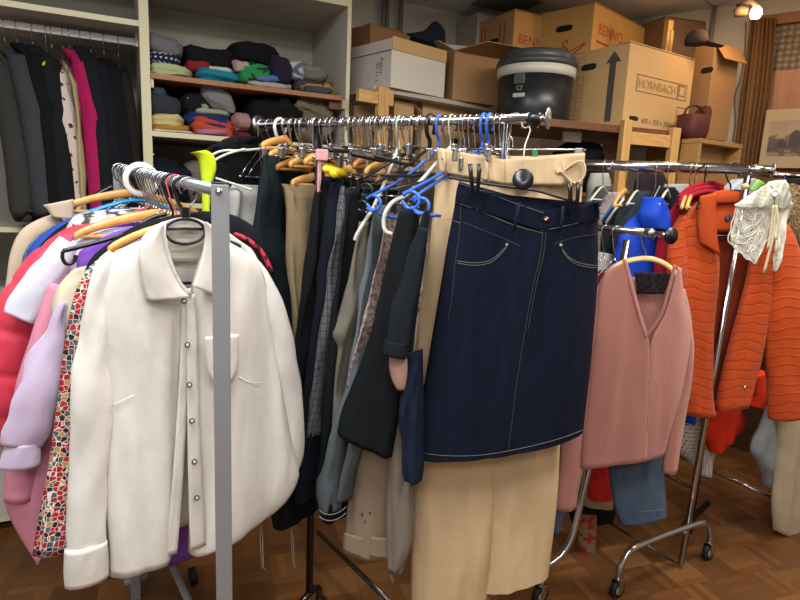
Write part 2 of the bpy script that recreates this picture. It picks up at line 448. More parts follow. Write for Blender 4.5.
mb = MB(); panel(mb, .858, .872, .0, .36, 1.89, 1.93); mb.build('shelf_cleat', m_cream, s, False)
mb = MB(); panel(mb, .80, .857, .02, .30, 1.886, 1.924); mb.build('shelf_cleat', m_dbrown, s, False)
mb = MB(); panel(mb, .018, .872, DEP-.008, DEP, 0, 2.36); mb.build('back_panel', flat('pale_backing', '#b9b6a4', .7), s, False)
mb = MB()
for z in (1.62,): 
    for a in (-.004, .024): mb.lathe(cab(a-.006 if a < 0 else a-.002, .012, z), [(0, -.004), (.006, -.004), (.007, 0), (.006, .004), (0, .004)], 10)
mb.build('shelf_peg', m_chrome, s)
# ================================================================ BOXES ON THE BACK SHELVES
def card(name, c1, c2='#000000', rough=.8):
    if name in MATS: return MATS[name]
    t = NT(name); o = t.oc(); n = t.noise(o, 5, 4); st = t.n('ShaderNodeMapping', {'Vector': o, 'Scale': (1, 1, 160)})
    w_ = t.noise(st.outputs[0], 2, 2); c = lin(c1); d = (c[0]*.84, c[1]*.82, c[2]*.78, 1)
    t.base(t.mix(t.math('MULTIPLY_ADD', w_.outputs[0], .4, t.math('MULTIPLY', n.outputs[0], .5)), c, d))
    t.b.inputs['Roughness'].default_value = rough; t.b.inputs['Specular IOR Level'].default_value = .2; t.bump(w_.outputs[0], .1, .001); MATS[name] = t.m; return t.m
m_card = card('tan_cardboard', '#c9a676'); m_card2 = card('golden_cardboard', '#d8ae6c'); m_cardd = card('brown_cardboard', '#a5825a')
m_cwhite = card('white_cardboard', '#cdc7c2'); m_cwhite2 = card('bright_white_cardboard', '#d6d5c8')
m_red = flat('red_print', '#c8402e', .7); m_ink = flat('dark_print', '#4c4640', .8); m_inkl = flat('brown_print', '#8a7456', .8)
m_hole = flat('hole_dark', '#15110d', .9)
def text_mesh(mb, s, size, org, ux, uy, m, off=.001, outline=False, align='LEFT'):
    cu = bpy.data.curves.new('t', 'FONT'); cu.body = s; cu.size = size; cu.align_x = align
    if outline: cu.fill_mode = 'NONE'; cu.bevel_depth = size*.012
    ob = bpy.data.objects.new('t', cu); COL.objects.link(ob)
    dg = bpy.context.evaluated_depsgraph_get(); me = bpy.data.meshes.new_from_object(ob.evaluated_get(dg))
    nz = ux.cross(uy).normalized(); o = len(mb.v)
    for v in me.vertices: mb.v.append(org+ux*v.co.x+uy*v.co.y+nz*(off+v.co.z))
    for p in me.polygons:
        mb.f.append(tuple(o+i for i in p.vertices)); mb.mi.append(m); mb.uv.append(tuple((0, 0) for _ in p.vertices))
    bpy.data.objects.remove(ob); bpy.data.meshes.remove(me); bpy.data.curves.remove(cu)
class Carton:
    def __init__(s, px, Y, z0, ang, Rx, Lx, top, name, label, cat='box', mats=(m_card, m_card), flaps=True, group=None):
        "px,Y: nearest bottom corner column and distance; z0 height; ang of the right face; Rx,Lx columns of the far ends; top row"
        def solve(f, lo, hi):
            for _ in range(50):
                m = (lo+hi)/2
                if f(m): lo = m
                else: hi = m
            return lo
        py = solve(lambda y: at(px, y, Y).z > z0, -300, 900); c = at(px, py, Y)
        s.ux = V((math.cos(R(ang)), math.sin(R(ang)), 0)); s.uy = V((-s.ux.y, s.ux.x, 0))
        s.w = (onp(Rx, py+5, c, s.ux)-c).dot(s.ux); s.d = (onp(Lx, py, c, s.uy)-c).dot(s.uy)
        row = lambda m: 300-F*(c+V((0, 0, m))-CAM).dot(UP)/(c+V((0, 0, m))-CAM).dot(fwd)
        lo = solve(lambda m: row(m) > top, 0, 1.5)
        s.h = lo; s.c = c; s.z = V((0, 0, 1)); s.m = mats
        s.t = thing(name, c+s.ux*s.w/2+s.uy*s.d/2, label, cat, group)
        mb = MB(); th = .005
        rz = math.atan2(s.ux.y, s.ux.x)
        def bx(u0, u1, v0, v1, z0_, z1, m): mb.box(c+s.ux*(u0+u1)/2+s.uy*(v0+v1)/2+V((0, 0, (z0_+z1)/2)), (u1-u0, v1-v0, z1-z0_), rz, m)
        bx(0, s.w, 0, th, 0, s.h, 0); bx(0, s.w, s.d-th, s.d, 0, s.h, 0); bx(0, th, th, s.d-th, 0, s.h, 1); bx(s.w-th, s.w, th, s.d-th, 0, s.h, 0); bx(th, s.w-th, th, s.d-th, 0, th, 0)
        mb.build('carton_body', list(mats), s.t, False)
        if flaps:
            mb = MB()
            for k in (0, 1):
                a = c+V((0, 0, s.h+.003))+s.uy*(s.d/4+s.d/2*k)+s.ux*s.w/2; mb.box(a, (s.w, s.d/2-.002, .004), rz, 0, M=Matrix.Rotation(rz, 3, 'Z') @ Matrix.Rotation(R(2 if k else -2), 3, 'X'))
            mb.build('top_flap', list(mats), s.t, False)
    def R_(s, u, v): return s.c+s.ux*(u*s.w)+s.z*(v*s.h)       # right (front) face, u 0..1 from the corner
    def L_(s, u, v): return s.c+s.uy*((1-u)*s.d)+s.z*(v*s.h)   # left face, u 0..1 from its left end
    def handle(s, face, u, v, w=.09, h=.03):
        mb = MB(); f = s.R_ if face == 'R' else s.L_; a = s.ux if face == 'R' else -s.uy; nn = a.cross(s.z)
        o = f(u, v); ring = []
        for k in range(20):
            an = 2*math.pi*k/20; ring.append(o+a*math.copysign(abs(math.cos(an))**.5, math.cos(an))*w/2+s.z*math.copysign(abs(math.sin(an))**.7, math.sin(an))*h/2+nn*.0012)
        mb.v += ring+[p-nn*.001 for p in ring]; mb.f.append(tuple(range(20))); mb.uv.append(((0, 0),)*20); mb.mi.append(0)
        for k in range(20): mb.f.append((k, k+20, (k+1) % 20+20, (k+1) % 20)); mb.uv.append(((0, 0),)*4); mb.mi.append(0)
        mb.build('hand_hole', m_hole, s.t, False)
    def rect(s, mb, face, u0, v0, u1, v1, m=0, frame=0):
        f = s.R_ if face == 'R' else s.L_; a = s.ux if face == 'R' else -s.uy; nn = a.cross(s.z)
        def q(u0, v0, u1, v1):
            o = len(mb.v)
            for (u, v) in ((u0, v0), (u1, v0), (u1, v1), (u0, v1)): mb.v.append(f(u, v)+nn*.001)
            mb.f.append((o, o+1, o+2, o+3)); mb.mi.append(m); mb.uv.append(((0, 0), (1, 0), (1, 1), (0, 1)))
        if not frame: q(u0, v0, u1, v1)
        else:
            W = s.w if face == 'R' else s.d; a_, b_ = frame/W, frame/s.h
            q(u0, v0, u1, v0+b_); q(u0, v1-b_, u1, v1); q(u0, v0, u0+a_, v1); q(u1-a_, v0, u1, v1)
    def text(s, mb, face, u, v, txt, size, m=0, outline=False, rot=0):
        f = s.R_ if face == 'R' else s.L_; a = s.ux if face == 'R' else -s.uy
        ux, uy = a, s.z
        if rot: ux, uy = -s.z, a
        text_mesh(mb, txt, size, f(u, v), ux, uy, m, .0012, outline)
# shelf A (pale board, pine post) under the white box
ZA = 2.0
a0 = onz(356, 82.3, ZA); a1 = onz(480, 105, ZA); dA = (a1-a0).normalized(); nA = V((-dA.y, dA.x, 0)); azA = math.atan2(dA.y, dA.x)
sh = thing('pine_shelf_rack', V((a0.x, a0.y, 0)), 'pine shelving rack with pale boards beside the cream cabinet', 'shelf')
def abox(mb, u0, u1, v0, v1, z0, z1, m=0): mb.box(a0+dA*(u0+u1)/2+nA*(v0+v1)/2+V((0, 0, (z0+z1)/2-ZA)), (u1-u0, v1-v0, z1-z0), azA, m)
m_board = flat('pale_grey_board', '#b9b4a6', .5)
LA = (a1-a0).length; UE = LA+.25
mb = MB(); abox(mb, .10, UE, 0, .5, ZA-.022, ZA); mb.build('shelf_board', m_board, sh, False, bevel=.002)
mb = MB(); abox(mb, .10, UE, .0, .5, 1.62, 1.64); mb.build('shelf_board', m_board, sh, False, bevel=.002)
uP = (onp(381, 92, a0-nA*.005, dA)-a0).dot(dA)
for u_, v_ in ((uP, -.035), (uP+.05, .502), (UE-.03, -.035), (UE-.03, .502)):
    mb = MB(); abox(mb, u_-.03, u_+.03, v_, v_+.033, 0, ZA-.005); mb.build('post', m_pine, sh, False, bevel=.003)
mb = MB(); abox(mb, .0, uP-.031, -.03, -.001, ZA-.085, ZA-.03); mb.build('rail', m_pineh, sh, False, bevel=.003)
mb = MB(); abox(mb, uP+.031, uP+.06, -.03, -.001, ZA-.085, ZA-.015); mb.build('rail', m_pineh, sh, False, bevel=.003)
# white box
YW = onz(390.5, 87, ZA).y+.01
k = Carton(390.5, YW, ZA+.002, 42, 444, 346, 37.5, 'white_carton', 'open white cardboard box with brown inner flap, beside the cream cabinet', mats=(m_cwhite2, m_cwhite), flaps=False)
mb = MB(); th = .005
rz = math.atan2(k.ux.y, k.ux.x)
mb.box(k.R_(.5, .9)-k.uy*.003+V((0, 0, 0)), (k.w, .004, k.h*.26), rz); tag(mb.build('folded_flap', m_card, k.t, False), 'brown inner flap folded over the long side', None)
mb = MB(); mb.box(k.L_(.5, .76)-k.ux*.0015, (.001, k.d, .004), rz); k.text(mb, 'L', .76, .64, 'Fabri', .036, 0, rot=1); k.text(mb, 'L', .68, .56, '30 11 2', .03, 0, rot=1)
mb.build('handwriting', m_ink, k.t, False)
KW = k
# brown flat carton behind the white one
k = Carton(368, YW+.38, ZA+.002, 42, 404, 350, 24, 'brown_carton', 'low brown carton peeking up behind the white box', mats=(m_cardd, m_cardd))
# brown open box
k = Carton(452, YW+.28, ZA+.002, 28, 498, 444, 50, 'open_brown_carton', 'open brown cardboard box between the white box and the black container', mats=(m_cardd, m_cardd), flaps=False)
rz = math.atan2(k.ux.y, k.ux.x); mb = MB()
p = k.c+k.z*k.h
def quad(mb, pts_, m=0, th=.004):
    n = (pts_[1]-pts_[0]).cross(pts_[2]-pts_[0]).normalized()*th; o = len(mb.v)
    mb.v += list(pts_)+[q+n for q in pts_]; N = len(pts_)
    mb.f.append(tuple(range(o, o+N))[::-1]); mb.f.append(tuple(range(o+N, o+2*N))); mb.mi += [m, m]; mb.uv += [((0, 0),)*N]*2
    for i in range(N): mb.f.append((o+i, o+(i+1) % N, o+N+(i+1) % N, o+N+i)); mb.mi.append(m); mb.uv.append(((0, 0),)*4)
quad(mb, [p, p+k.ux*k.w, p+k.ux*k.w*1.25-k.uy*.14+k.z*.035, p+k.ux*.10-k.uy*.15+k.z*.03]); mb.build('open_flap', m_cardd, k.t, False)
mb = MB(); quad(mb, [p, p-k.ux*.02+k.uy*k.d*.9, p-k.ux*.10+k.uy*k.d*.8+k.z*.03, p-k.ux*.10-k.uy*.0+k.z*.03]); mb.build('open_flap', m_card, k.t, False)
mb = MB(); q0 = p+k.uy*.05+k.z*.02; quad(mb, [q0+k.ux*.02-k.z*.02+k.z*.008, q0+k.ux*.2+k.z*.03, q0+k.ux*.16+k.uy*.1+k.z*.05, q0-k.ux*.02+k.uy*.1+k.z*.04], 0, .001); mb.build('shipping_label', flat('label_white', '#d8d6d0'), k.t, False)
# boxes of the lower pine shelf (tan faces behind the rail)
ZL = 1.64
for px, Rx, Lx, top, lab in ((392, 411, 386, 100, 'tan carton under the white box, right of the pine post'),
                           ((420), 462, 414, 102, 'tan carton under the open brown box, behind the blue hangers'),
                           (356, 371, 352, 106, 'dark brown carton under the white box, left of the pine post'),
                           (478, 508, 470, 108, 'tan carton on the low pine shelf behind the chrome rail end')):
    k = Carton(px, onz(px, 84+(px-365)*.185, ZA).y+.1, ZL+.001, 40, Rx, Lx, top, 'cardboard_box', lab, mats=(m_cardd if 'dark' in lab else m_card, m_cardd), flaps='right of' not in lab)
    if 'right of' in lab:
        mb = MB(); p = k.c+k.z*k.h; quad(mb, [p+k.ux*k.w, p+k.ux*k.w+k.uy*k.d*.7, p+k.ux*(k.w+.1)+k.uy*k.d*.7-k.z*.07, p+k.ux*(k.w+.09)-k.z*.05]); mb.build('open_flap', m_card, k.t, False)
    if 'blue' in lab: mb = MB(); k.rect(mb, 'R', .68, .3, .84, .52); mb.build('printed_square', m_hole, k.t, False)
# right shelf (brown board) with pine ladder
YM = 2.95; ZR = at(621.5, 126, YM).z
azB = R(20); dB = V((math.cos(azB), math.sin(azB), 0)); nB = V((-dB.y, dB.x, 0))
b0 = at(621.5, 127, YM)-nB*.01; b0.z = ZR; b0 = b0-dB*.45; LB = .9
rs = thing('brown_shelf_rack', V((b0.x, b0.y, 0)), 'dark brown shelf on a pine ladder frame carrying the big moving box', 'shelf')
def bbox(mb, u0, u1, v0, v1, z0, z1, m=0): mb.box(b0+dB*(u0+u1)/2+nB*(v0+v1)/2+V((0, 0, (z0+z1)/2-ZR)), (u1-u0, v1-v0, z1-z0), azB, m)
mb = MB(); bbox(mb, -.22, LB, 0, .5, ZR-.035, ZR); mb.build('shelf_board', m_dbrown, rs, False, bevel=.002)
mb = MB(); bbox(mb, 0, LB, .02, .5, 1.53, 1.55); mb.build('shelf_board', m_dbrown, rs, False, bevel=.002)
us = []
for px, py, zt in ((626.5, 120, None), (675, 128, None)):
    q = onp(px, py, b0-nB*.02, dB); u = (q-b0).dot(dB); us.append(u)
    mb = MB(); bbox(mb, u-.024, u+.024, -.04, -.004, 0, q.z); mb.build('post', m_pine, rs, False, bevel=.003)
mb = MB(); q = onp(650, 140, b0-nB*.02, dB); bbox(mb, us[0]+.026, us[1]-.026, -.03, -.012, q.z-.03, q.z+.03); mb.build('rung', m_pineh, rs, False, bevel=.003); mb = MB(); bbox(mb, us[0]+.026, us[1]-.026, -.03, -.012, q.z-.6, q.z-.55); mb.build('rung', m_pineh, rs, False, bevel=.003)
k = Carton(621.5, YM, ZR+.001, 33, 686, 562, 42.4, 'moving_box', 'large tan moving box with a black arrow on the pine ladder shelf', mats=(m_card, m_card))
MV = k
k.handle('L', .38, .80, .095, .032); k.handle('R', .16, .115, .07, .022)
mb = MB(); a = -k.uy
k.rect(mb, 'L', .72, .07, .82, .82)
o = len(mb.v)
for (u, v) in ((.655, .80), (.895, .80), (.775, .94)): mb.v.append(k.L_(u, v)-k.ux*.001)
mb.f.append((o, o+1, o+2)); mb.mi.append(0); mb.uv.append(((0, 0),)*3); mb.build('printed_arrow', m_ink, k.t, False)
mb = MB()
for i in range(4): k.rect(mb, 'L', .09, .08+i*.165, .2, .2+i*.165, 0, .0016); k.rect(mb, 'L', .21, .08+i*.165, .31, .2+i*.165, 0, .0016); k.rect(mb, 'L', .12, .11+i*.165, .16, .15+i*.165, 0, .002)
k.rect(mb, 'L', .09, .74, .2, .93, 0, .0016); k.rect(mb, 'L', .22, .78, .31, .95, 0, .0016)
k.rect(mb, 'R', .14, .45, .78, .66, 0, .004); k.rect(mb, 'R', .785, .45, .93, .66, 0, .004); k.rect(mb, 'R', .8, .5, .9, .64, 0, .005); k.rect(mb, 'R', .16, .47, .165, .64)
k.rect(mb, 'R', .8, .1, .96, .36, 0, .004); k.rect(mb, 'R', .8, .22, .96, .24); k.rect(mb, 'R', .82, .12, .86, .2); k.rect(mb, 'R', .9, .12, .94, .2); 
mb.build('printed_marks', flat('tan_print', '#6a563c', .8), k.t, False)
mb = MB(); k.text(mb, 'R', .17, .505, 'HORNBACH', .055, 0, True); mb.build('printed_name', flat('pale_tan_print', '#8f7852', .8), k.t, False)
mb = MB(); k.text(mb, 'R', .27, .075, '600 x 350 x 370mm', .036); mb.build('printed_size', MATS['tan_print'], k.t, False)
# tan cartons with red lettering
ZH = 2.27
def stack_box(px, Y, ang, Rx, Lx, top, lab, mats):
    return Carton(px, Y, ZH+.001, ang, Rx, Lx, top, 'printed_carton', lab, mats=mats)
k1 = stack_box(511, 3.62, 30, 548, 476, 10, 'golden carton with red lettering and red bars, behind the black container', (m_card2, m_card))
mb = MB(); k1.text(mb, 'R', .12, .44, 'BENNO', .075); k1.text(mb, 'R', .12, .14, 'nnnnnnn', .03) if 0 else None
mb.build('red_lettering', m_red, k1.t, False); mb = MB(); k1.rect(mb, 'R', .12, .34, .5, .37)
for u in (.1, .2, .62, .74): k1.rect(mb, 'L', u, .42, u+.035, .86)
k1.rect(mb, 'L', .08, .42, .26, .46); k1.rect(mb, 'L', .6, .42, .8, .46); k1.rect(mb, 'L', .25, .0, .62, .27); mb.build('red_bars', m_red, k1.t, False); k1.handle('L', .46, .56, .10, .03)
k2 = stack_box(589, 3.48, 44, 641, 535, 3, 'golden carton with red lettering, stacked behind the moving box', (m_card2, m_card2))
mb = MB(); k2.text(mb, 'R', .1, .55, 'BENNO', .085); mb.build('red_lettering', m_red, k2.t, False); mb = MB(); k2.rect(mb, 'R', .08, .40, .34, .44)
def stroke(mb, f, pts_, w, nn):
    for (a, b) in zip(pts_, pts_[1:]):
        p, q = f(*a), f(*b); t_ = (q-p).normalized(); sd = t_.cross(nn)*w/2; o = len(mb.v); mb.v += [p-sd+nn*.001, q-sd+nn*.001, q+sd+nn*.001, p+sd+nn*.001]; mb.f.append((o, o+1, o+2, o+3)); mb.mi.append(0); mb.uv.append(((0, 0),)*4)
nL = (-k2.uy).cross(k2.z)
stroke(mb, k2.L_, [(.25, .12), (.4, .3), (.52, .36), (.6, .32), (.55, .22), (.42, .16), (.6, .14), (.9, .36)], .009, nL)
stroke(mb, k2.L_, [(.5, .36), (.52, .46), (.58, .47), (.58, .4)], .008, nL); stroke(mb, k2.L_, [(.58, .14), (.62, .26), (.9, .38)], .007, nL)
mb.build('red_emblem', m_red, k2.t, False); k2.handle('L', .5, .68, .11, .035)
# supports of the upper cartons: a higher shelf board at the wall
q = at(452, 75, 3.45); q.z = ZH-.011; mb = MB(); mb.box(q+d26*.72+b26*.24, (1.44, .5, .02), R(26))
tag(mb.build('high_shelf_board', m_board, smooth=False), 'pale high shelf board mostly hidden behind the cartons', 'shelf')
# pale box behind
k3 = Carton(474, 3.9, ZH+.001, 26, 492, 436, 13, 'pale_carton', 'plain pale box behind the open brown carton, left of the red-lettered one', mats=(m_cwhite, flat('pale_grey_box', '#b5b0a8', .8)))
# black round container
yb = 3.1; q = at(533, 112, yb); rr = .185
z0 = ZR+.001; c = V((q.x, q.y, z0)); 
bt = thing('round_container', c, 'black round insulated container with lid and pale rim on the shelf', 'container')
def zat(px, py): return at(px, py, yb-.1).z
zr0, zr1, zl = zat(533, 75), zat(533, 66), zat(533, 49)
mb = MB(); mb.lathe(c, [(0, 0), (rr*.94, 0), (rr*.98, .01), (rr*1.0, zr0-z0)], 48); mb.build('tub', flat('black_tub', '#1d2024', .35), bt)
mb = MB(); mb.lathe(c, [(rr*.98, zr0-z0-.004), (rr*1.045, zr0-z0-.002), (rr*1.06, zr1-z0), (rr*.98, zr1-z0)], 48); mb.build('rim', flat('pale_rim', '#c9c7bc', .5), bt)
mb = MB(); h1 = zr1-z0; mb.lathe(c, [(0, h1), (rr*1.06, h1), (rr*1.1, h1+.012), (rr*1.08, h1+.03), (rr*1.02, h1+.033), (rr*1.01, h1+.04), (rr*1.03, h1+.055), (rr*.9, zl-z0-.004), (rr*.5, zl-z0+.004), (0, zl-z0+.006)], 48); mb.build('lid', flat('grey_lid', '#3d4146', .4), bt)
vd = (V((CAM.x, CAM.y, 0))-V((c.x, c.y, 0))).normalized(); sd = V((-vd.y, vd.x, 0)); ang = R(-24)
nn = (Matrix.Rotation(ang, 3, 'Z') @ vd); tx = V((-nn.y, nn.x, 0))
mb = MB(); mb.box(c+nn*(rr+.002)+V((0, 0, zr0-z0-.03)), (.055, .012, .05), math.atan2(tx.y, tx.x)); mb.build('clasp', flat('clasp_grey', '#4a4e50', .4), bt, False, bevel=.004)
mb = MB(); mb.box(c+nn*(rr*.99)+V((0, 0, zr0-z0-.105)), (.062, .006, .02), math.atan2(tx.y, tx.x)); mb.build('name_badge', flat('badge', '#b9b7b0', .4), bt, False, bevel=.004)
mb = MB(); mb.tube([c+nn*(rr*.995)+tx*x+V((0, 0, zr0-z0+z)) for x, z in ((-.014, -.062), (.014, -.062), (.008, -.08), (-.008, -.08))], .0014, 6, closed=True); mb.build('catch', flat('badge', '#b9b7b0'), bt)
# things further right
mb = MB(); q = onp(700, 30, b0+nB*.6, dB)
k4 = Carton(650, 3.75, ZR+.002, 15, 716, 622, 17, 'tall_brown_carton', 'wide dull brown carton at the back below the ceiling', mats=(flat('dull_brown_card', '#8d7058', .8), flat('dull_brown_card', '#8d7058', .8)))
k5 = Carton(703, 3.3, ZR+.002, 30, 727, 684, 42, 'open_orange_carton', 'open orange-brown carton at the right end of the shelf below a cap', mats=(card('orange_card', '#a8825a'), card('orange_card', '#a8825a')), flaps=False)
mb = MB(); p = k5.c+k5.z*k5.h; quad(mb, [p, p+k5.ux*k5.w, p+k5.ux*k5.w*.95-k5.uy*.06-k5.z*.09, p+k5.ux*.01-k5.uy*.06-k5.z*.09]); mb.build('open_flap', MATS['orange_card'], k5.t, False); k5.handle('L', .75, .72, .07, .03)
mb = MB(); q = at(664.5, 62, 3.35); mb.box(q+V((0, 0, .06)), (.035, .03, .3), azB); mb.box(q+V((.014, .0, .03)), (.02, .03, .26), azB); tag(mb.build('pine_batten', m_pine, smooth=False, bevel=.002), 'short pine batten sticking up behind the moving box', 'batten')
# peaked cap
q = at(697, 36, 3.2); cp = thing('peaked_cap', q, 'dark peaked cap lying on top of the orange-brown carton', 'cap'); mc = flat('cap_cloth', '#3f322e', .9)
mb = MB(); mb.lathe(q-V((0, 0, .04)), [(.055, 0), (.058, .02), (.05, .05), (.03, .065), (0, .07)], 20); mb.build('crown', mc, cp)
mb = MB(); mb.grid([[q+V((.03+.09*a, -.05+.08*b*(1-a*a*.5)-.01, -.035-.02*a)) for b in [i/6 for i in range(7)]] for a in [i/5 for i in range(6)]]); mb.build('peak', mc, cp, solid=.004)
# desk-like open pine cabinet at the right
k6c = at(701, 138, 2.95); ZD = k6c.z; ux = V((math.cos(R(32)), math.sin(R(32)), 0)); uy = V((-ux.y, ux.x, 0)); wD = (onp(743, 145, k6c, ux)-k6c).dot(ux); dD = (onp(682, 138, k6c, uy)-k6c).dot(uy); rz = math.atan2(ux.y, ux.x)
dk = thing('open_pine_cabinet', V((k6c.x, k6c.y, 0)), 'low open pine cabinet below the red basket, left of the curtain', 'cabinet'); mpn = wood('dull_pine', '#96703f', '#b08750')
def dbx(nm, u0, u1, v0, v1, z0, z1, m=mpn): mb = MB(); mb.box(k6c+ux*(u0+u1)/2+uy*(v0+v1)/2+V((0, 0, (z0+z1)/2-ZD)), (u1-u0, v1-v0, z1-z0), rz); mb.build(nm, m, dk, False, bevel=.002)
dbx('top_board', -.002, wD, 0, dD, ZD-.022, ZD); dbx('side_panel', 0, .02, .002, dD, 0, ZD-.023); dbx('side_panel', wD-.02, wD, .002, dD, 0, ZD-.023); dbx('back_panel', .02, wD-.02, dD-.02, dD, 0, ZD-.023); dbx('shelf', .02, wD-.02, .01, dD-.02, 1.45, 1.47)
# red basket and dark bags on it
mr = flat('red_wicker', '#501c1c', .7, bump=.6, bs=120)
q = onz(716, 139, ZD)+uy*.13
rb = thing('red_basket', V((q.x, q.y, ZD)), 'dark red basket with raised end standing on the open pine cabinet', 'basket')
mb = MB(); c = V((q.x, q.y, ZD+.001)); rows = []
for z, s_ in ((0, .8), (.04, .95), (.12, 1.0), (.12, .94), (.03, .86)):
    rows.append([c+ux*math.copysign(abs(math.cos(t))**.6, math.cos(t))*.085*s_+uy*math.copysign(abs(math.sin(t))**.6, math.sin(t))*.06*s_+V((0, 0, z+(.06*max(0, math.cos(t))**3 if z > .1 else 0))) for t in [2*math.pi*i/28 for i in range(28)]])
mb.grid(rows, None, True, 0, True, True); mb.build('basket_body', mr, rb)
mb = MB(); mb.tube([c+ux*(.083*math.cos(t))+V((0, 0, .12+.05*math.sin(t))) for t in [math.pi*i/12 for i in range(13)]], .006, 8); mb.build('handle', mr, rb)
# white wall pipe, cable
q = onp(713.5, 20, Wc-V((dW3.y*-1, dW3.x, 0)).normalized()*-.04 if 0 else Wc+V((dW3.y, -dW3.x, 0))*.04, dW3)
mb = MB(); mb.tube([(q.x, q.y, 2.0), (q.x, q.y, CEIL)], .012, 10); tag(mb.build('wall_pipe', flat('pipe_grey', '#908e88')), 'white painted pipe on the wall above the orange-brown carton', 'pipe')
nW = V((dW3.y, -dW3.x, 0))   # into the room
if nW.y > 0: nW = -nW
pw = Wc+nW*.012
mb = MB(); mb.tube(smooth_poly([onp(x, y, pw, dW3) for x, y in ((746, 22), (745, 50), (741, 80), (734, 95), (736, 120), (733, 140))], 2), .004, 6); tag(mb.build('lamp_cable', flat('cable_grey', '#8a8680')), 'thin cable running down the white wall from the lamp', 'cable')
# curtain
mcur = fabric('brown_curtain', '#80603f', bump=.1)
cl = [(751, 18), (746, 60), (741, 100), (735, 150), (731, 190)]; crr = [(776, 18), (774, 60), (770, 100), (762, 150), (757, 190)]
mb = MB(); sheet(mb, cl, crr, Wc+nW*.1, dW3, 0, 24, 60, dfun=lambda u, t: .012*math.sin(u*2*math.pi*5+1.5*math.sin(u*9))+.003*math.sin(u*40))
tag(mb.build('brown_curtain', mcur, solid=.003), 'brown pleated curtain hanging beside the glass window', 'curtain')
# window with rippled glass, wood frame, panel
def rip():
    t = NT('rippled_glass'); o = t.uv(); vo = t.n('ShaderNodeTexVoronoi', {'Vector': o, 'Scale': 30, 'Randomness': .15})
    t.base(t.ramp(vo.outputs[0], [(.1, '#a89a86'), (.7, '#6a5a48')])); t.b.inputs['Roughness'].default_value = .12; t.b.inputs['Specular IOR Level'].default_value = 1
    t.bump(vo.outputs[0], 1, .02); return t.m
mfr = wood('brown_frame', '#7c5634', '#96683e', .5, ax='Z')
ul = (onp(771, 30, pw, dW3)-pw).dot(dW3)
def wbox(nm, u0, u1, z0, z1, o0, o1, m, kind=True):
    mb = MB(); mb.box(pw+dW3*(u0+u1)/2+nW*(o0+o1)/2+V((0, 0, (z0+z1)/2-pw.z)), (u1-u0, abs(o1-o0), z1-z0), math.atan2(dW3.y, dW3.x)); return mb
zg0 = onp(785, 68, pw, dW3).z; pw.z = 0
wn = thing('window_1', pw+dW3*(ul+.4), None, None); wn['kind'] = 'structure'
wbox('', ul-.03, ul+.9, zg0-.02, 2.55, 0, .012, 0).build('pane', rip(), wn, False)
mb = wbox('', ul-.09, ul-.03, 1.3, 2.58, 0, .05, 0); mb.build('frame', mfr, wn, False)
mb = wbox('', ul-.09, ul+.95, 2.545, 2.6, 0, .06, 0); mb.build('frame', mfr, wn, False)
mb = wbox('', ul+.02, ul+.95, zg0-.75, zg0-.02, 0, .03, 0); mb.build('wood_panel', wood('orange_panel', '#8e5a34', '#a8703e', .45, ax='Z'), wn, False)
# framed print
pf = Wc+nW*.16; pf.z = 0
TL, BL = onp(768, 110, pf, dW3), onp(757, 168, pf, dW3); hgt = TL.z-BL.z
fp = thing('framed_print', V((BL.x, BL.y, BL.z)), 'sepia landscape print in a pale mount leaning in front of the window panel', 'picture')
mb = MB(); mb.box((TL+BL)/2+dW3*.27, (.54, .015, hgt), math.atan2(dW3.y, dW3.x)); mb.build('mount', flat('cream_mount', '#b09a76', .6), fp, False, bevel=.002)
def sepia():
    t = NT('sepia_print'); uv = t.uv(); x, y = t.xy(uv); n = t.noise(uv, 22, 6, .7); n2 = t.noise(uv, 9, 3)
    g = t.math('ADD', t.math('MULTIPLY', y, 5.0), t.math('MULTIPLY', t.math('SUBTRACT', n.outputs[0], .5), 1.3)); g = t.math('ADD', g, t.math('MULTIPLY', n2.outputs[0], .3))
    t.base(t.ramp(g, [(.15, '#8a7456'), (.25, '#453628'), (.62, '#5a4834'), (.72, '#a08a68'), (1, '#94805f')])); t.b.inputs['Roughness'].default_value = .5; return t.m
TL2, BL2 = onp(772.5, 121, pf+nW*.009, dW3), onp(764.5, 156, pf+nW*.009, dW3)
mb = MB(); mb.box((TL2+BL2)/2+dW3*.17, (.34, .002, TL2.z-BL2.z), math.atan2(dW3.y, dW3.x)); mb.build('print', sepia(), fp, False)
mb = MB(); c = (TL2+BL2)/2+dW3*.12+nW*.002; mb.box(c, (.0, .0, .0))
zz = V((0, 0, 1))
def blob(mb, pts_): o = len(mb.v); mb.v += [c+dW3*a+zz*b for a, b in pts_]; mb.f.append(tuple(range(o, o+len(pts_)))); mb.mi.append(0); mb.uv.append(((0, 0),)*len(pts_))
mb = MB(); blob(mb, [(-.02, -.05), (.03, -.05), (.04, .0), (.03, .03), (.01, .045), (-.012, .03), (-.02, .0)]); blob(mb, [(-.07, -.055), (-.03, -.055), (-.03, -.02), (-.05, -.005), (-.07, -.02)]); mb.build('printed_figures', flat('sepia_dark', '#3a2d20'), fp, False)
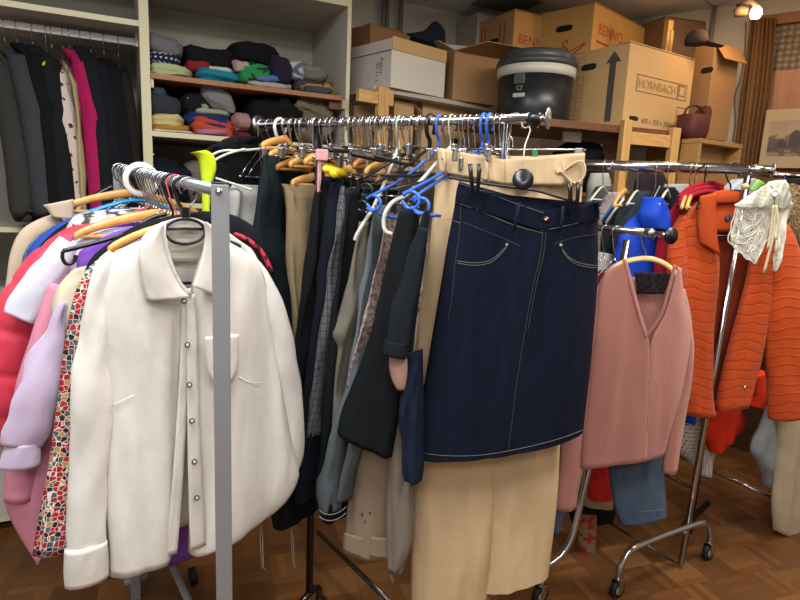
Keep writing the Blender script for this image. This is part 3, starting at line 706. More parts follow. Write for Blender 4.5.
# lamp
q = at(756, 13, 3.12); lp = thing('wall_lamp', q, 'glowing bare bulb lamp above the curtain near the ceiling', 'lamp')
mb = MB(); mb.lathe(q-V((0, 0, .03)), [(0, 0), (.02, .006), (.028, .025), (.024, .045), (.012, .06), (0, .062)], 16); mb.build('bulb', flat('bulb_glow', '#ffc070', emis=30, wear=0), lp)
mb = MB(); mb.tube([q+V((0, 0, .03)), q+V((-.02, .02, .06)), q+V((-.05, .09, .06))], .012, 10); mb.lathe(q+V((-.05, .05, .0)), [(0, 0), (.03, .0), (.035, .03), (0, .05)], 14); mb.build('holder', flat('lamp_brown', '#6a5648'), lp)
ld = bpy.data.lights.new('lamp_light', 'POINT'); ld.energy = 6; ld.color = (1, .62, .3); ld.shadow_soft_size = .05; lo = bpy.data.objects.new('lamp_light', ld); lo.location = q+nW*.12-V((0, 0, .03)); COL.objects.link(lo)
# ---------------------------------------------------------------- ceiling light
def area(name, loc, sx, sy, e, col, rot=(0, 0, 0)):
    l = bpy.data.lights.new(name, 'AREA'); l.shape = 'RECTANGLE'; l.size = sx; l.size_y = sy; l.energy = e; l.color = col
    o = bpy.data.objects.new(name, l); o.location = loc; o.rotation_euler = rot; COL.objects.link(o)
area('ceiling_area_light', (-.7, .75, 2.66), 1.2, .5, 48, (.98, .99, 1), (0, 0, R(26)))
area('ceiling_area_light', (.5, .2, 2.66), 1.2, .5, 34, (1, .97, .94), (0, 0, R(26)))
area('ceiling_area_light', (-.2, -1.4, 2.66), 1.4, .8, 48, (.98, .99, 1), (0, 0, R(26)))
area('ceiling_area_light', (1.3, 1.7, 2.66), .9, .4, 36, (1, .93, .84), (0, 0, R(26)))  # added fill light, no lamp of the room; brightens the cartons on the right
area('ceiling_area_light', (2.6, 1.4, 2.66), .6, .4, 14, (1, .8, .6), (0, 0, R(26)))
w_ = bpy.data.worlds.new('world'); sc.world = w_; w_.use_nodes = True; w_.node_tree.nodes['Background'].inputs[0].default_value = (.5, .5, .5, 1); w_.node_tree.nodes['Background'].inputs[1].default_value = .3
sc.view_settings.view_transform = 'Standard'; sc.view_settings.look = 'None'; sc.view_settings.gamma = 1; sc.view_settings.exposure = 0.0
try: sc.view_settings.use_curve_mapping = False
except Exception: pass
# ================================================================ HANGERS
def hook_path(B, perp, drop, r=.022, br=.014, side=1):
    c = B+V((0, 0, br+.0015-r+.0005)); P = []
    for k in range(13):
        an = R(-40+k*(245/12)) ; P.append(c+perp*side*math.cos(an)*r+V((0, 0, math.sin(an)*r)))
    e = P[-1]; nk = B-V((0, 0, drop))
    P += [e.lerp(nk, .35)+V((0, 0, -.001)), nk+V((0, 0, .02)), nk]
    return smooth_poly(P, 1)
def hanger(kind, B, perp, label, drop=.075, w=.2, mat=None, group=None, side=1, tilt=0, name=None, hookm=None, cat='hanger', br=.014, hr=None, sag=1, far=1):
    """B bar centre, perp horizontal direction of the arms (towards the viewer is -perp)"""
    nk = B-V((0, 0, drop)); z = V((0, 0, 1))
    t = thing(name or {'wood': 'wooden_hanger', 'clip': 'clip_hanger', 'tube': 'plastic_hanger', 'wire': 'wire_hanger', 'flat': 'plastic_hanger'}[kind], nk, label, cat, group)
    ax = (perp+z*tilt).normalized()
    mb = MB(); mb.tube(hook_path(B, perp, drop, br=br, side=side, r=.022 if not hr else hr[0]), .0017 if not hr else hr[1], 8); mb.build('hook', hookm or m_chrome, t)
    if kind == 'wood':
        m = mat or m_hang; mb = MB(); wf = w*far
        prof = [(-w, -.055*sag), (-w*.9, -.042*sag), (-w*.6, -.02*sag), (-w*.25, -.003), (0, .004), (wf*.25, -.003), (wf*.6, -.02*sag), (wf*.9, -.042*sag), (wf, -.055*sag)]
        prof = smooth_poly([(a, b, 0) for a, b in prof], 1)
        bd = perp.cross(z).normalized(); rows = []
        for q in prof:
            c = nk+ax*q.x+z*q.y; e = 1-.25*abs(q.x)/w; hh = .013*e
            rows.append([c+z*math.sin(a)*hh+bd*math.cos(a)*.0065+bd*0 for a in [2*math.pi*i/12 for i in range(12)]])
        mb.grid(rows, None, True, 0, True, True); mb.build('arms', m, t)
        mb = MB(); mb.tube([nk-ax*w*.93+z*(-.05*sag-.004), nk+ax*wf*.93+z*(-.05*sag-.004)], .005, 8); mb.build('trouser_bar', m, t)
    elif kind == 'clip':
        mb = MB(); mb.tube([nk-ax*w, nk+ax*w], .0028, 8); mb.build('crossbar', m_chrome if mat is None else mat, t)
        for s_ in (-1, 1):
            mb = MB(); q = nk+ax*(w*.85*s_)
            mb.box(q-z*.012, (.02, .010, .032), math.atan2(perp.y, perp.x)); mb.build('clip', mat or (m_black if group != 'plain chrome clip hangers on the middle rack' else m_steel), t, False, bevel=.003)
    elif kind == 'tube':
        m = mat; mb = MB(); rr = .0045
        P = [nk+z*.0, nk-ax*w*.5-z*.03, nk-ax*w-z*.068, nk-ax*w*1.03-z*.085, nk-ax*w*.9-z*.09, nk+ax*w*.9-z*.09, nk+ax*w*1.03-z*.085, nk+ax*w-z*.068, nk+ax*w*.5-z*.03]
        mb.tube(smooth_poly(P+[P[0]], 2), rr, 10); mb.build('frame', m, t)
    elif kind == 'flat':
        m = mat; mb = MB()
        P = [nk-ax*w-z*.06, nk-ax*w*.5-z*.025, nk, nk+ax*w*.5-z*.025, nk+ax*w-z*.06]
        mb.tube(smooth_poly(P, 2), .007, 8, flatz=.6); mb.build('arms', m, t)
        mb = MB(); mb.tube([nk-ax*w*.9-z*.055, nk+ax*w*.9-z*.055], .003, 8); mb.build('crossbar', m, t)
    elif kind == 'wire':
        mb = MB(); P = [nk, nk-ax*w-z*.1, nk-ax*w*.96-z*.108, nk+ax*w*.96-z*.108, nk+ax*w-z*.1, nk]
        mb.tube(smooth_poly(P, 1), .0013, 6); mb.build('frame', mat or m_chrome, t)
    return t
# ================================================================ LEFT RACK (silver post)
P1 = at(220, 191, 1.15); P2 = at(119, 168, 1.9); dL = (P2-P1).normalized(); pL = V((.8, .6, 0))
def barL(px):
    "bar centre seen in column px"
    lo, hi = 0, 1
    for _ in range(40):
        m = (lo+hi)/2; p = P1.lerp(P2, m)-CAM; x = 400+F*p.dot(RT)/p.dot(fwd)
        if x > px: lo = m
        else: hi = m
    return P1.lerp(P2, lo)
m_post = flat('silver_grey_post', '#8e9094', .45, .25)
m_bar = flat('satin_silver_bar', '#9da4ac', .3, .7)
lr = thing('garment_rack', V((P1.x, P1.y, 0)), 'grey metal garment rack with square post in front of the white shirt', 'rack')
mb = MB(); azp = R(18); mb.box((P1.x, P1.y, P1.z/2+.006), (.034, .034, P1.z+.014), azp); mb.build('post', m_post, lr, False, bevel=.002)
mb = MB(); mb.box((P1.x, P1.y, P1.z+.015), (.0345, .0345, .005), azp); tag(mb.build('post_cap', flat('post_cap_black', '#26262a', .5), lr, False, bevel=.002), 'dark end cap', None)
mb = MB(); mb.lathe(P1+V((.003, -.017, .0)), [(.0065, 0), (.0062, .003), (.003, .005), (0, .0055)], 16, axis=V((.31*.4, -.95, 0)).normalized()); mb.build('screw', m_chrome, lr)
mb = MB(); mb.tube([P1+dL*.016, P2], .0125, 20); mb.build('rail', m_bar, lr)
mb = MB(); mb.box((P2.x, P2.y, P2.z/2), (.034, .034, P2.z+.02), azp); mb.build('post', m_post, lr, False, bevel=.002)
for p in (P1, P2):
    q = V((p.x, p.y, .07)); fl = .27 if p is P1 else .04; mb = MB(); mb.tube([q-pL*fl, q+pL*fl], .014, 12); mb.build('foot', m_post, lr)
    for s_ in ((-1, 1) if p is P1 else ()):
        mb = MB(); mb.lathe(q+pL*(fl-.01)*s_+V((0, 0, -.037))-dL*.012, [(.008, 0), (.032, .002), (.033, .02), (.008, .022)], 20, axis=dL.normalized()); mb.build('caster', m_dark, lr)
_q = onz(190, 585, 0); mb = MB(); mb.lathe(V((_q.x, _q.y, .034)), [(.008, 0), (.032, .002), (.033, .02), (.008, .022)], 20, axis=pL); mb.build('caster', m_dark, lr)
mb = MB(); mb.tube([onz(166, 553, .09), onz(190, 604, .09)], .013, 12); mb.build('lower_tube', m_post, lr)
# size disc
q = barL(141); dn = dL.normalized()
mb = MB(); mb.lathe(q-dn*.002+V((0, 0, -.018)), [(.034, 0), (.047, -.001), (.049, .001), (.047, .003), (.034, .002), (.034, 0)], 40, axis=dn, cap=False)
tag(mb.build('divider_ring', flat('white_plastic', '#dcdad6', .4)), 'white round size divider ring on the left rack rail', 'ring')
# ---- hero: white shirt
S0 = barL(189); nL_ = V((pL.y, -pL.x, 0))
m_sh = fabric('white_cotton', '#dedbd3', crease=.45, sheen=.0, bump=.08); m_shd = fabric('white_cotton_stitched', '#dcd8cf', crease=.7, sheen=0, bump=.1)
shirt = thing('white_shirt', S0-V((0, 0, .1)), 'white long-sleeved button shirt hanging behind the grey rack post', 'shirt')
def SH(L, Rr, name, T=.03, off=.0, nr=50, nc=24, m=m_sh, amp=.007, ff=20, seed=2, par=shirt, back=False, env=None, solid=.0016, p0=S0, d=pL, **k):
    mb = MB(); shell(mb, L, Rr, p0, d, T, nr, nc, amp, ff, seed, 0, off, back, env, **k); return mb.build(name, m, par, solid=solid)
def ST(L, Rr, name, m=m_sh, par=shirt, p0=S0, d=pL, solid=.0018, lab=None, **k):
    mb = MB(); sheet(mb, L, Rr, p0, d, **k); o = mb.build(name, m, par, solid=solid)
    if lab: o['label'] = lab
    return o
# back panel with the inner neck
ST([(150, 236), (120, 262), (108, 330), (104, 420), (106, 560)], [(222, 228), (262, 256), (276, 330), (290, 420), (296, 478)], 'back_panel', off=-.03, nr=40, nc=26, amp=.004, seed=5)
ST([(160, 226), (163, 236), (166, 262)], [(206, 224), (205, 236), (203, 262)], 'neck_lining', off=-.012, nr=8, nc=10, m=fabric('inner_white', '#cfcabc', crease=.2))
# front panels
SH([(163, 236), (140, 240), (114, 252), (97, 264), (90, 290), (91, 330), (100, 360), (106, 400), (104, 440), (103, 500), (107, 545), (108, 574)],
   [(164, 240), (172, 262), (182, 286), (184, 330), (181, 370), (180, 420), (176, 480), (173, 520), (171, 552), (169, 557)], 'left_front', T=.035, off=.002, amp=.011, ff=15, seed=8, power=.45)
SH([(206, 240), (198, 262), (190, 288), (186, 330), (185, 360), (187, 400), (188, 440), (189, 480), (189, 520), (188, 552)],
   [(208, 236), (230, 242), (252, 256), (264, 272), (268, 300), (274, 340), (282, 390), (290, 430), (298, 465), (300, 470), (292, 492), (270, 515), (240, 533), (210, 545)], 'right_front', T=.04, off=.002, amp=.013, ff=15, seed=13, power=.45)
# placket and button band
ST([(182, 290), (181, 340), (178, 400), (174, 460), (169, 520), (166, 557)], [(191, 288), (190, 340), (188, 400), (184, 460), (180, 520), (177, 553)], 'placket', m=m_shd, off=.036, nr=50, nc=4, amp=.0015, ff=60, seed=3)
ST([(186, 296), (187, 340), (187, 400), (188, 460), (189, 520), (191, 551)], [(195, 294), (197, 340), (199, 400), (201, 460), (204, 510), (206, 545)], 'button_band', m=m_shd, off=.043, nr=50, nc=4, amp=.0015, ff=60, seed=4)
m_btn = flat('button_dark_rim', '#55585c', .25, .6); m_btni = flat('button_pearl', '#b5b3ac', .3)
for i, (bx, by) in enumerate([(184, 301), (187.5, 345), (189.5, 385), (192, 421), (194.5, 462), (197, 498)]):
    q = onp(bx, by, S0+nL_*.05, pL); mb = MB(); mb.lathe(q-nL_*.003, [(.0, 0), (.0062, 0), (.0064, .003), (.0048, .0035), (.0046, .002), (0, .002)], 16, axis=nL_)
    b = mb.build('button', m_btn, shirt); mb = MB(); mb.lathe(q, [(0, 0), (.0042, 0), (.0038, .001), (0, .0012)], 14, axis=nL_); mb.build('button_face', m_btni, b)
# collar
ST([(163, 222), (151, 228), (140, 240), (138, 258), (141, 278), (147, 301)], [(163, 222), (162, 236), (165, 252), (171, 270), (180, 288), (190, 297)], 'collar_leaf', m=m_shd, off=.05, nr=26, nc=12, amp=.002, seed=6, bulge=.012, dfun=lambda u, t: .012*(1-t)*0)
ST([(163, 222), (162, 236), (165, 252), (171, 270), (180, 288), (190, 297)], [(166, 224), (166, 238), (169, 252), (175, 270), (183, 285), (192, 293)], 'collar_stand', m=m_shd, off=.046, nr=20, nc=4, sm=1)
ST([(204, 222), (206, 236), (203, 252), (199, 268), (195, 280), (192, 286)], [(206, 222), (217, 228), (226, 242), (230, 258), (229, 278), (223, 299)], 'collar_leaf', m=m_shd, off=.05, nr=26, nc=12, amp=.002, seed=16, bulge=.012)
ST([(163, 222), (175, 218), (185, 217)], [(165, 232), (176, 230), (185, 230)], 'collar_back', m=m_shd, off=.0, nr=12, nc=6)
ST([(185, 217), (196, 218), (205, 222)], [(185, 230), (196, 230), (204, 232)], 'collar_back', m=m_shd, off=.0, nr=12, nc=6)
mb = MB(); q = onp(182, 242, S0-nL_*.008, pL); mb.box(q, (.028, .002, .014), math.atan2(pL.y, pL.x)+.05); tag(mb.build('neck_label', flat('label_white', '#e6e4e8'), shirt, False), 'small white label', None)
# sleeves
mb = MB(); limb(mb, [(112, 252), (102, 270), (97, 300), (93.5, 350), (90.5, 400), (88.5, 450), (87.5, 500), (87, 548)], [2, 9, 13, 15.5, 17, 17.5, 17.5, 16], S0, pL, .012, 60, 20, .6, .008, 26, 11)
sl = mb.build('sleeve', m_sh, shirt)
mb = MB(); limb(mb, [(86, 545), (86.5, 560), (87, 582)], [19, 20, 19], S0, pL, .02, 10, 20, .5, .002, 26, 12); mb.build('cuff', m_shd, sl)
mb = MB(); limb(mb, [(248, 256), (258, 272), (266, 300), (276, 345), (284, 390), (288, 430), (285, 462), (276, 490)], [2, 10, 15, 18, 19, 18, 17, 12], S0, pL, -.02, 50, 20, .75, .009, 24, 21); mb.build('sleeve', m_sh, shirt)
# pocket
for a in (1,):
    ST([(205, 337), (206, 355), (208, 373), (214, 383)], [(239, 334), (239, 350), (238, 370), (232, 381)], 'pocket', m=m_shd, off=.052, nr=14, nc=8)
# darts and hem
mb = MB(); mb.tube([onp(x, y, S0+nL_*.045, pL) for x, y in ((109, 406), (118, 403), (126, 399), (134, 395))], .0012, 6); mb.build('dart_seam', m_shd, shirt)
mb = MB(); mb.tube([onp(x, y, S0+nL_*.05, pL) for x, y in ((239, 377), (246, 381), (254, 383), (262, 383))], .0012, 6); mb.build('dart_seam', m_shd, shirt)
# shirt hanger: black oval neck hanger
hg = thing('plastic_hanger', S0-V((0, 0, .07)), 'black plastic hanger with an oval neck loop inside the white shirt', 'hanger')
mb = MB(); mb.tube(hook_path(S0, pL, .07, side=-1, br=.0125), .0018, 8); mb.build('hook', m_chrome, hg)
pts_ = [onp(185+20*math.cos(a), 231.5+12.5*math.sin(a), S0+nL_*.012, pL) for a in [2*math.pi*i/36 for i in range(36)]]
mb = MB(); mb.tube(pts_, .0036, 10, closed=True); mb.build('neck_loop', m_black, hg)
mb = MB(); mb.tube([onp(x, y, S0+nL_*.012, pL) for x, y in ((166, 229), (185, 228.5), (204, 229))], .003, 8); mb.build('crossbar', m_black, hg)
mb = MB(); mb.tube([onp(x, y, S0+nL_*.008, pL) for x, y in ((120, 262), (150, 247), (166, 236))], .0045, 8); mb.tube([onp(x, y, S0+nL_*.008, pL) for x, y in ((204, 236), (222, 245), (250, 262))], .0045, 8); mb.tube([onp(x, y, S0-nL_*.012, pL) for x, y in ((135, 283), (185, 283), (238, 283))], .0035, 8); mb.build('arms', m_black, hg)
mb = MB(); q = onp(185, 213, S0, pL); mb.box(q, (.016, .008, .026), math.atan2(pL.y, pL.x)); mb.build('neck_block', m_black, hg, False, bevel=.002)
# ---- the other garments of the left rack, front to back
def G(name, label, cat, px, L, Rr, m, T=.03, amp=.008, seed=1, sleeves=(), group='garments on the grey left rack', ff=18, extra=None, nr=44, cap=True, power=.5, off=0):
    B = barL(px); t = thing(name, V((B.x, B.y, B.z-.1)), label, cat, group)
    mb = MB(); shell(mb, L, Rr, B, pL, T, nr, 20, amp, ff, seed, 0, off, True, cap=cap, power=power); mb.build('body', m, t)
    for k, (path, rad, kw) in enumerate(sleeves):
        mb = MB(); limb(mb, path, rad, B, pL, kw.get('off', .03), 36, 18, kw.get('flat', .6), kw.get('amp', .006), 24, seed+k+4); sl = mb.build('sleeve', kw.get('m', m), t)
        if 'cuff' in kw:
            mb = MB(); c = kw['cuff']; limb(mb, c[0], c[1], B, pL, kw.get('off', .03), 8, 18, kw.get('flat', .6), .002, 24, seed); mb.build('cuff', m, sl)
    return t, B
GR = 'garments on the grey left rack'
G('patterned_dress', 'long dress with small red, grey and tan mosaic print behind the white shirt', 'dress', 181,
  [(150, 236), (118, 248), (92, 262), (76, 285), (66, 330), (62, 360), (55, 420), (48, 470), (38, 520), (32, 556)], [(200, 235), (230, 245), (240, 300), (236, 400), (200, 480), (196, 515)],
  fabric('mosaic_print', '#a8292f', 'geo', bump=.1, crease=.15), .03, .009, 31, ff=14)
G('black_cardigan', 'black top between the purple garment and the white shirt shoulder', 'top', 178,
  [(160, 219), (140, 222), (112, 240), (86, 261), (82, 290), (90, 330), (120, 440)], [(205, 211), (232, 213), (256, 227), (268, 246), (273, 264), (275, 300), (264, 380), (240, 430)],
  fabric('black_jersey', '#15171c'), .03, .004, 33)
G('purple_jersey', 'bright purple garment whose hem shows under the white shirt', 'garment', 172,
  [(150, 226), (122, 228), (96, 240), (76, 252), (76, 272), (90, 330), (100, 420), (110, 480), (128, 545), (160, 568)], [(210, 232), (228, 240), (236, 330), (232, 430), (228, 500), (220, 541)],
  fabric('purple_jersey', '#7d4fb4'), .02, .006, 32, off=-.0)
mb = MB(); B = barL(176); mb.tube(smooth_poly([onp(x, y, B+nL_*.035, pL) for x, y in ((228, 232), (243, 237), (256, 246), (265, 257), (271, 272))], 2), .007, 8)
tag(mb.build('red_garment_edge', fabric('red_pink_print', '#d8405a', 'blot', '#401820', scale=3)), 'narrow red and black patterned garment edge beside the white shirt shoulder', 'garment')
mL = fabric('lilac_satin', '#c4b2cc', rough=.45, sheen=.4, crease=.6)
G('lilac_blouse', 'pale lilac blouse with gathered cuff left of the mosaic print dress', 'blouse', 170,
  [(130, 236), (98, 258), (76, 285), (62, 320), (52, 350), (42, 400), (60, 470)], [(180, 232), (190, 300), (180, 400), (150, 470)], mL, .02, .006, 34,
  [([(63, 302), (52, 345), (39, 385), (28, 425), (22, 446)], [4, 12, 19, 21, 14], {'off': .04, 'amp': .012, 'flat': .5, 'cuff': ([(22, 443), (21, 454), (20, 467)], [14, 17, 18])})])
G('cream_ruffle_blouse', 'cream blouse with a ruffled edge between the pink shirt and the mosaic print dress', 'blouse', 172,
  [(150, 232), (110, 252), (74, 268), (58, 285), (52, 300), (49, 312), (60, 340), (70, 400)], [(190, 235), (200, 300), (190, 380), (170, 400)], fabric('cream_crepe', '#d8cfb4', crease=.6), .03, .011, 35, ff=40)
G('pink_shirt', 'long plain pink shirt reaching lowest left of the mosaic print dress', 'shirt', 164,
  [(120, 236), (80, 262), (60, 282), (50, 300), (40, 330), (32, 370), (26, 410), (12, 440), (1, 495), (10, 520), (26, 548), (36, 560)], [(170, 236), (190, 300), (180, 400), (150, 470), (90, 500), (60, 540), (37, 560)], fabric('pink_cotton', '#d98fa6', crease=.4), .03, .008, 36,
  [([(60, 285), (47, 330), (35, 390), (25, 440), (20, 500)], [8, 13, 16, 18, 14], {'off': .02})])
G('white_shirt_short', 'white short-sleeved shirt between the red padded jacket and the pink shirt', 'shirt', 158,
  [(130, 226), (96, 230), (70, 240), (50, 265), (40, 300), (34, 340), (22, 352), (24, 372), (34, 400)], [(170, 228), (180, 280), (160, 360), (120, 400)], fabric('cool_white_cotton', '#d4d6e2', crease=.4), .025, .007, 37,
  [([(70, 242), (48, 272), (34, 296), (20, 318)], [10, 16, 18, 16], {'off': .04, 'flat': .5})])
B = barL(152)
G('purple_shirt', 'violet garment peeking out above the white short-sleeved shirt', 'garment', 156,
  [(120, 222), (90, 226), (72, 236), (66, 246), (70, 262), (80, 300)], [(160, 222), (170, 260), (160, 300)], fabric('violet_cloth', '#5f35a0'), .02, .004, 38)
mR = fabric('raspberry_nylon', '#d8364f', rough=.42, sheen=.1, crease=.7, spec=.5)
t, B = G('puffer_jacket', 'raspberry red padded jacket with horizontal quilting at the left edge', 'jacket', 150,
  [(110, 222), (80, 224), (62, 229), (40, 248), (24, 270), (10, 292), (-4, 320), (-12, 380), (-10, 440)], [(140, 222), (150, 280), (120, 360), (60, 420), (20, 436)], mR, .05, .01, 39)
# quilted sleeve with rolls
mb = MB(); path = [(70, 238), (52, 262), (32, 296), (18, 330), (10, 370), (5, 400), (3, 432)]; rad = [12, 20, 25, 27, 24, 21, 12]
rows = limb(mb, path, rad, B, pL, .05, 70, 22, .75, .004, 24, 44); 
sp = V((0, 0, 0))
for i, r in enumerate(rows):
    c = sum(r, V())/len(r); f = 1-.10*math.exp(-((i % 14-7)/1.6)**2)
    for j in range(len(r)): mb.v[i*22+j] = c+(r[j]-c)*f
mb.build('sleeve', mR, t)
G('floral_blouse', 'white blouse with grey floral print behind the wooden hanger at the left', 'blouse', 146,
  [(130, 208), (100, 210), (76, 214), (68, 222), (62, 240), (56, 262), (52, 290)], [(160, 208), (168, 230), (160, 290)], fabric('grey_floral_print', '#cfcdc8', 'blot', '#4a484c', scale=2.2), .03, .006, 40)
G('black_lettered_shirt', 'black top with white lettering peeking out above the padded jacket', 'top', 143,
  [(110, 212), (80, 216), (60, 226), (40, 244), (30, 262), (28, 290)], [(140, 212), (140, 250), (120, 290)], fabric('black_jersey', '#15171c'), .03, .004, 41)
q = barL(143)
mb = MB(); text_mesh(mb, 'nike'.upper() if 0 else 'VIVE', .028, onp(44, 240, q+nL_*.045, pL), (pL*.8+V((0, 0, .45))).normalized(), V((-.3*pL.x, -.3*pL.y, .9)).normalized(), 0) if 0 else mb.tube([onp(x, y, q+nL_*.05, pL) for x, y in ((42, 238), (46, 232), (50, 236), (53, 228), (58, 232), (62, 225), (66, 229))], .0015, 6)
mb.build('lettering', flat('white_print', '#cfcfd0'), None)['label'] = 'x'
bpy.data.objects.remove(bpy.data.objects['lettering'])
G('blue_garment', 'royal blue garment edge between the beige coat and the black lettered top', 'garment', 140,
  [(110, 208), (90, 212), (66, 219), (44, 232), (26, 250), (22, 280)], [(130, 208), (130, 250), (100, 290)], fabric('royal_blue', '#2b4fa8'), .02, .004, 42)
G('denim_shirt', 'faded blue denim shirt with dark spots beside the beige coat sleeve', 'shirt', 137,
  [(80, 216), (50, 228), (30, 242), (21, 258), (20, 300), (16, 350)], [(110, 216), (110, 250), (80, 350)], fabric('spotted_denim', '#5e7896', 'dots', '#28384e', scale=1.2), .025, .005, 43)
mC = fabric('beige_wool', '#cdb8a2', crease=.3)
t, B = G('beige_coat', 'beige coat with a wide collar farthest back on the left rack', 'coat', 126,
  [(74, 214), (56, 219), (40, 224), (28, 234), (20, 260), (14, 300)], [(100, 214), (104, 250), (60, 330)], mC, .03, .003, 45,
  [([(62, 219), (42, 226), (27, 236), (19, 256), (15, 290), (9, 330)], [7, 8, 9, 9, 9, 9], {'off': .05, 'amp': .002})])
ST([(43, 205), (48, 210), (52, 217)], [(73, 199), (74, 208), (73, 220)], 'collar', m=mC, par=t, p0=B, off=.08, nr=8, nc=8, bulge=.006, solid=.004)
# visible hangers of the left rack
hanger('wood', barL(160), pL, 'wooden hanger with pale gold arms above the white short-sleeved shirt', .095, .2, m_hang, GR+' hangers', br=.0125)
hanger('wood', barL(181.5), pL, 'wooden hanger peeking out just left of the white shirt collar', .10, .16, m_hang, GR+' hangers', br=.0125, far=.5)
hanger('wood', barL(130), pL, 'golden wooden hanger farthest back beside the blue hanger', .07, .2, m_hang, GR+' hangers', br=.0125)
mbl = flat('bright_blue_plastic', '#1f8fc8', .35); mpk = flat('coral_plastic', '#d8566c', .4); mwh = flat('milky_plastic', '#c9ccc0', .35)
hanger('flat', barL(136), pL, 'bright blue plastic hanger behind the white divider ring', .075, .17, mbl, GR+' hangers', br=.0125)
hanger('tube', barL(176), pL, 'coral pink wire-thin hanger just behind the white shirt', .095, .12, mpk, GR+' hangers', hookm=mpk, br=.0125)
hanger('tube', barL(149), pL, 'red plastic hanger between the divider ring and the shirt hanger', .085, .14, flat('red_plastic', '#c83048', .4), GR+' hangers', br=.0125)
t = thing('clip_hanger', barL(172)-V((0, 0, .1)), 'long black plastic hanger slanting out above the violet shirt', 'hanger', GR+' hangers')
B = barL(172); mb = MB(); mb.tube(smooth_poly([onp(x, y, B+nL_*.03, pL) for x, y in ((166, 214), (150, 218), (128, 233), (100, 242), (63, 251))], 2), .005, 10); mb.build('arm', m_black, t)
mb = MB(); mb.tube(smooth_poly([onp(x, y, B+nL_*.05, pL) for x, y in ((63, 251), (62, 258), (66, 265), (74, 263), (76, 255))], 2), .004, 8); mb.build('end_notch', m_black, t)
mb = MB(); mb.tube(hook_path(B, pL, .09, br=.0125), .003, 8); mb.build('hook', m_black, t)
B = barL(120); t = thing('plastic_hanger', B-V((0, 0, .08)), 'black plastic hanger arm rising behind the beige coat collar', 'hanger', GR+' hangers')
mb = MB(); mb.tube(smooth_poly([onp(x, y, B, pL) for x, y in ((112, 186), (104, 190), (88, 199), (74, 206), (60, 216))], 2), .008, 10, flatz=.7); mb.build('arm', m_black, t)
mb = MB(); mb.tube(hook_path(B, pL, .06, br=.0125), .0035, 8); mb.build('hook', m_steel, t)
hk = 'chrome hook of a hanger packed on the left rack rail'
proto = None
def copy_tree(o, parent=None):
    c = o.copy(); COL.objects.link(c)
    if parent is not None: c.parent = parent
    for ch in list(o.children): copy_tree(ch, c)
    return c
proto = hanger('wire', barL(124), pL, 'thin wire hanger packed on the left rack rail behind or beside the divider ring', .08, .15, None, 'thin wire hangers on the left rack', br=.0125)
for px in (127, 131, 134, 144, 147, 151, 154, 157, 162, 166, 169):
    c = copy_tree(proto); c.location = barL(px)-V((0, 0, .08))
mb = MB()
hanger('flat', barL(184.5), pL, 'black plastic hanger with a thick hook directly behind the white shirt hanger', .085, .13, m_black, GR+' hangers', hookm=m_black, br=.0125, hr=(.025, .0035))
# ================================================================ MIDDLE RACK (chrome, end disc)
M1 = onz(548, 118.5, 1.70); M2 = onz(259, 124, 1.70); dM = (M2-M1).normalized(); pM = V((-dM.y, dM.x, 0))
if pM.y < 0: pM = -pM
def barM(px):
    lo, hi = 0, 1
    for _ in range(40):
        m = (lo+hi)/2; p = M1.lerp(M2, m)-CAM; x = 400+F*p.dot(RT)/p.dot(fwd)
        if x > px: lo = m
        else: hi = m
    return M1.lerp(M2, lo)
def proj(p): v = p-CAM; return 400+F*v.dot(RT)/v.dot(fwd), 300-F*v.dot(UP)/v.dot(fwd)
mr_ = thing('garment_rack', V((M1.x, M1.y, 0)), 'long chrome garment rack full of trousers with a round end disc above the denim skirt', 'rack')
br_ = barM(536)
mb = MB(); mb.tube([br_, M2], .0125, 24); mb.build('rail', m_chrome, mr_)
mb = MB(); mb.tube([M1, br_+dM*.03], .0095, 20); mb.build('extension_rail', m_chrome, mr_)
mb = MB(); mb.lathe(br_-dM*.012, [(.0, 0), (.0135, 0), (.0165, .004), (.0165, .026), (.0135, .03), (0, .03)], 20, axis=dM); mb.build('collar', m_black, mr_)
mb = MB(); mb.lathe(M1-dM*.002, [(0, -.003), (.004, -.003), (.006, -.001), (.024, -.001), (.0265, .001), (.0265, .003), (0, .003)], 36, axis=dM); mb.build('end_disc', m_steel, mr_)
mb = MB(); mb.lathe(M2+dM*.002, [(0, -.003), (.0265, -.001), (.0265, .003), (0, .003)], 30, axis=dM); mb.build('end_disc', m_steel, mr_)
for px in (507, 318):
    b = barM(px); mb = MB(); mb.tube([b-V((0, 0, .013)), V((b.x, b.y, .12))], .0125, 16); mb.build('pole', m_chrome if px == 507 else flat('dark_chrome', '#5a5654', .25, 1), mr_)
    fk = 1 if px == 507 else .25
    mb = MB(); q = V((b.x, b.y, .12)); mb.tube(smooth_poly([q-pM*.25*fk-V((0, 0, .06)), q-pM*.24*fk-V((0, 0, .02)), q-pM*.15*fk, q+pM*.15*fk, q+pM*.24*fk-V((0, 0, .02)), q+pM*.25*fk-V((0, 0, .06))], 2), .0125, 14); mb.build('foot', m_chrome if px == 507 else MATS['dark_chrome'], mr_)
    for s_ in (-1, 1):
        mb = MB(); mb.lathe(q+pM*.25*fk*s_-V((0, 0, .085))-dM*.012, [(.008, 0), (.032, .002), (.034, .02), (.008, .022)], 20, axis=dM); mb.build('caster', m_dark, mr_)
mb = MB(); mb.tube([onz(318, 532, .1), onz(392, 604, .1)], .009, 12); mb.build('lower_rail', flat('dark_chrome', '#5a5654', .25, 1), mr_)
GM = 'clothes on the chrome middle rack'
def MN(px, py, hw): return onp(px, py, M1-pM*hw, dM)
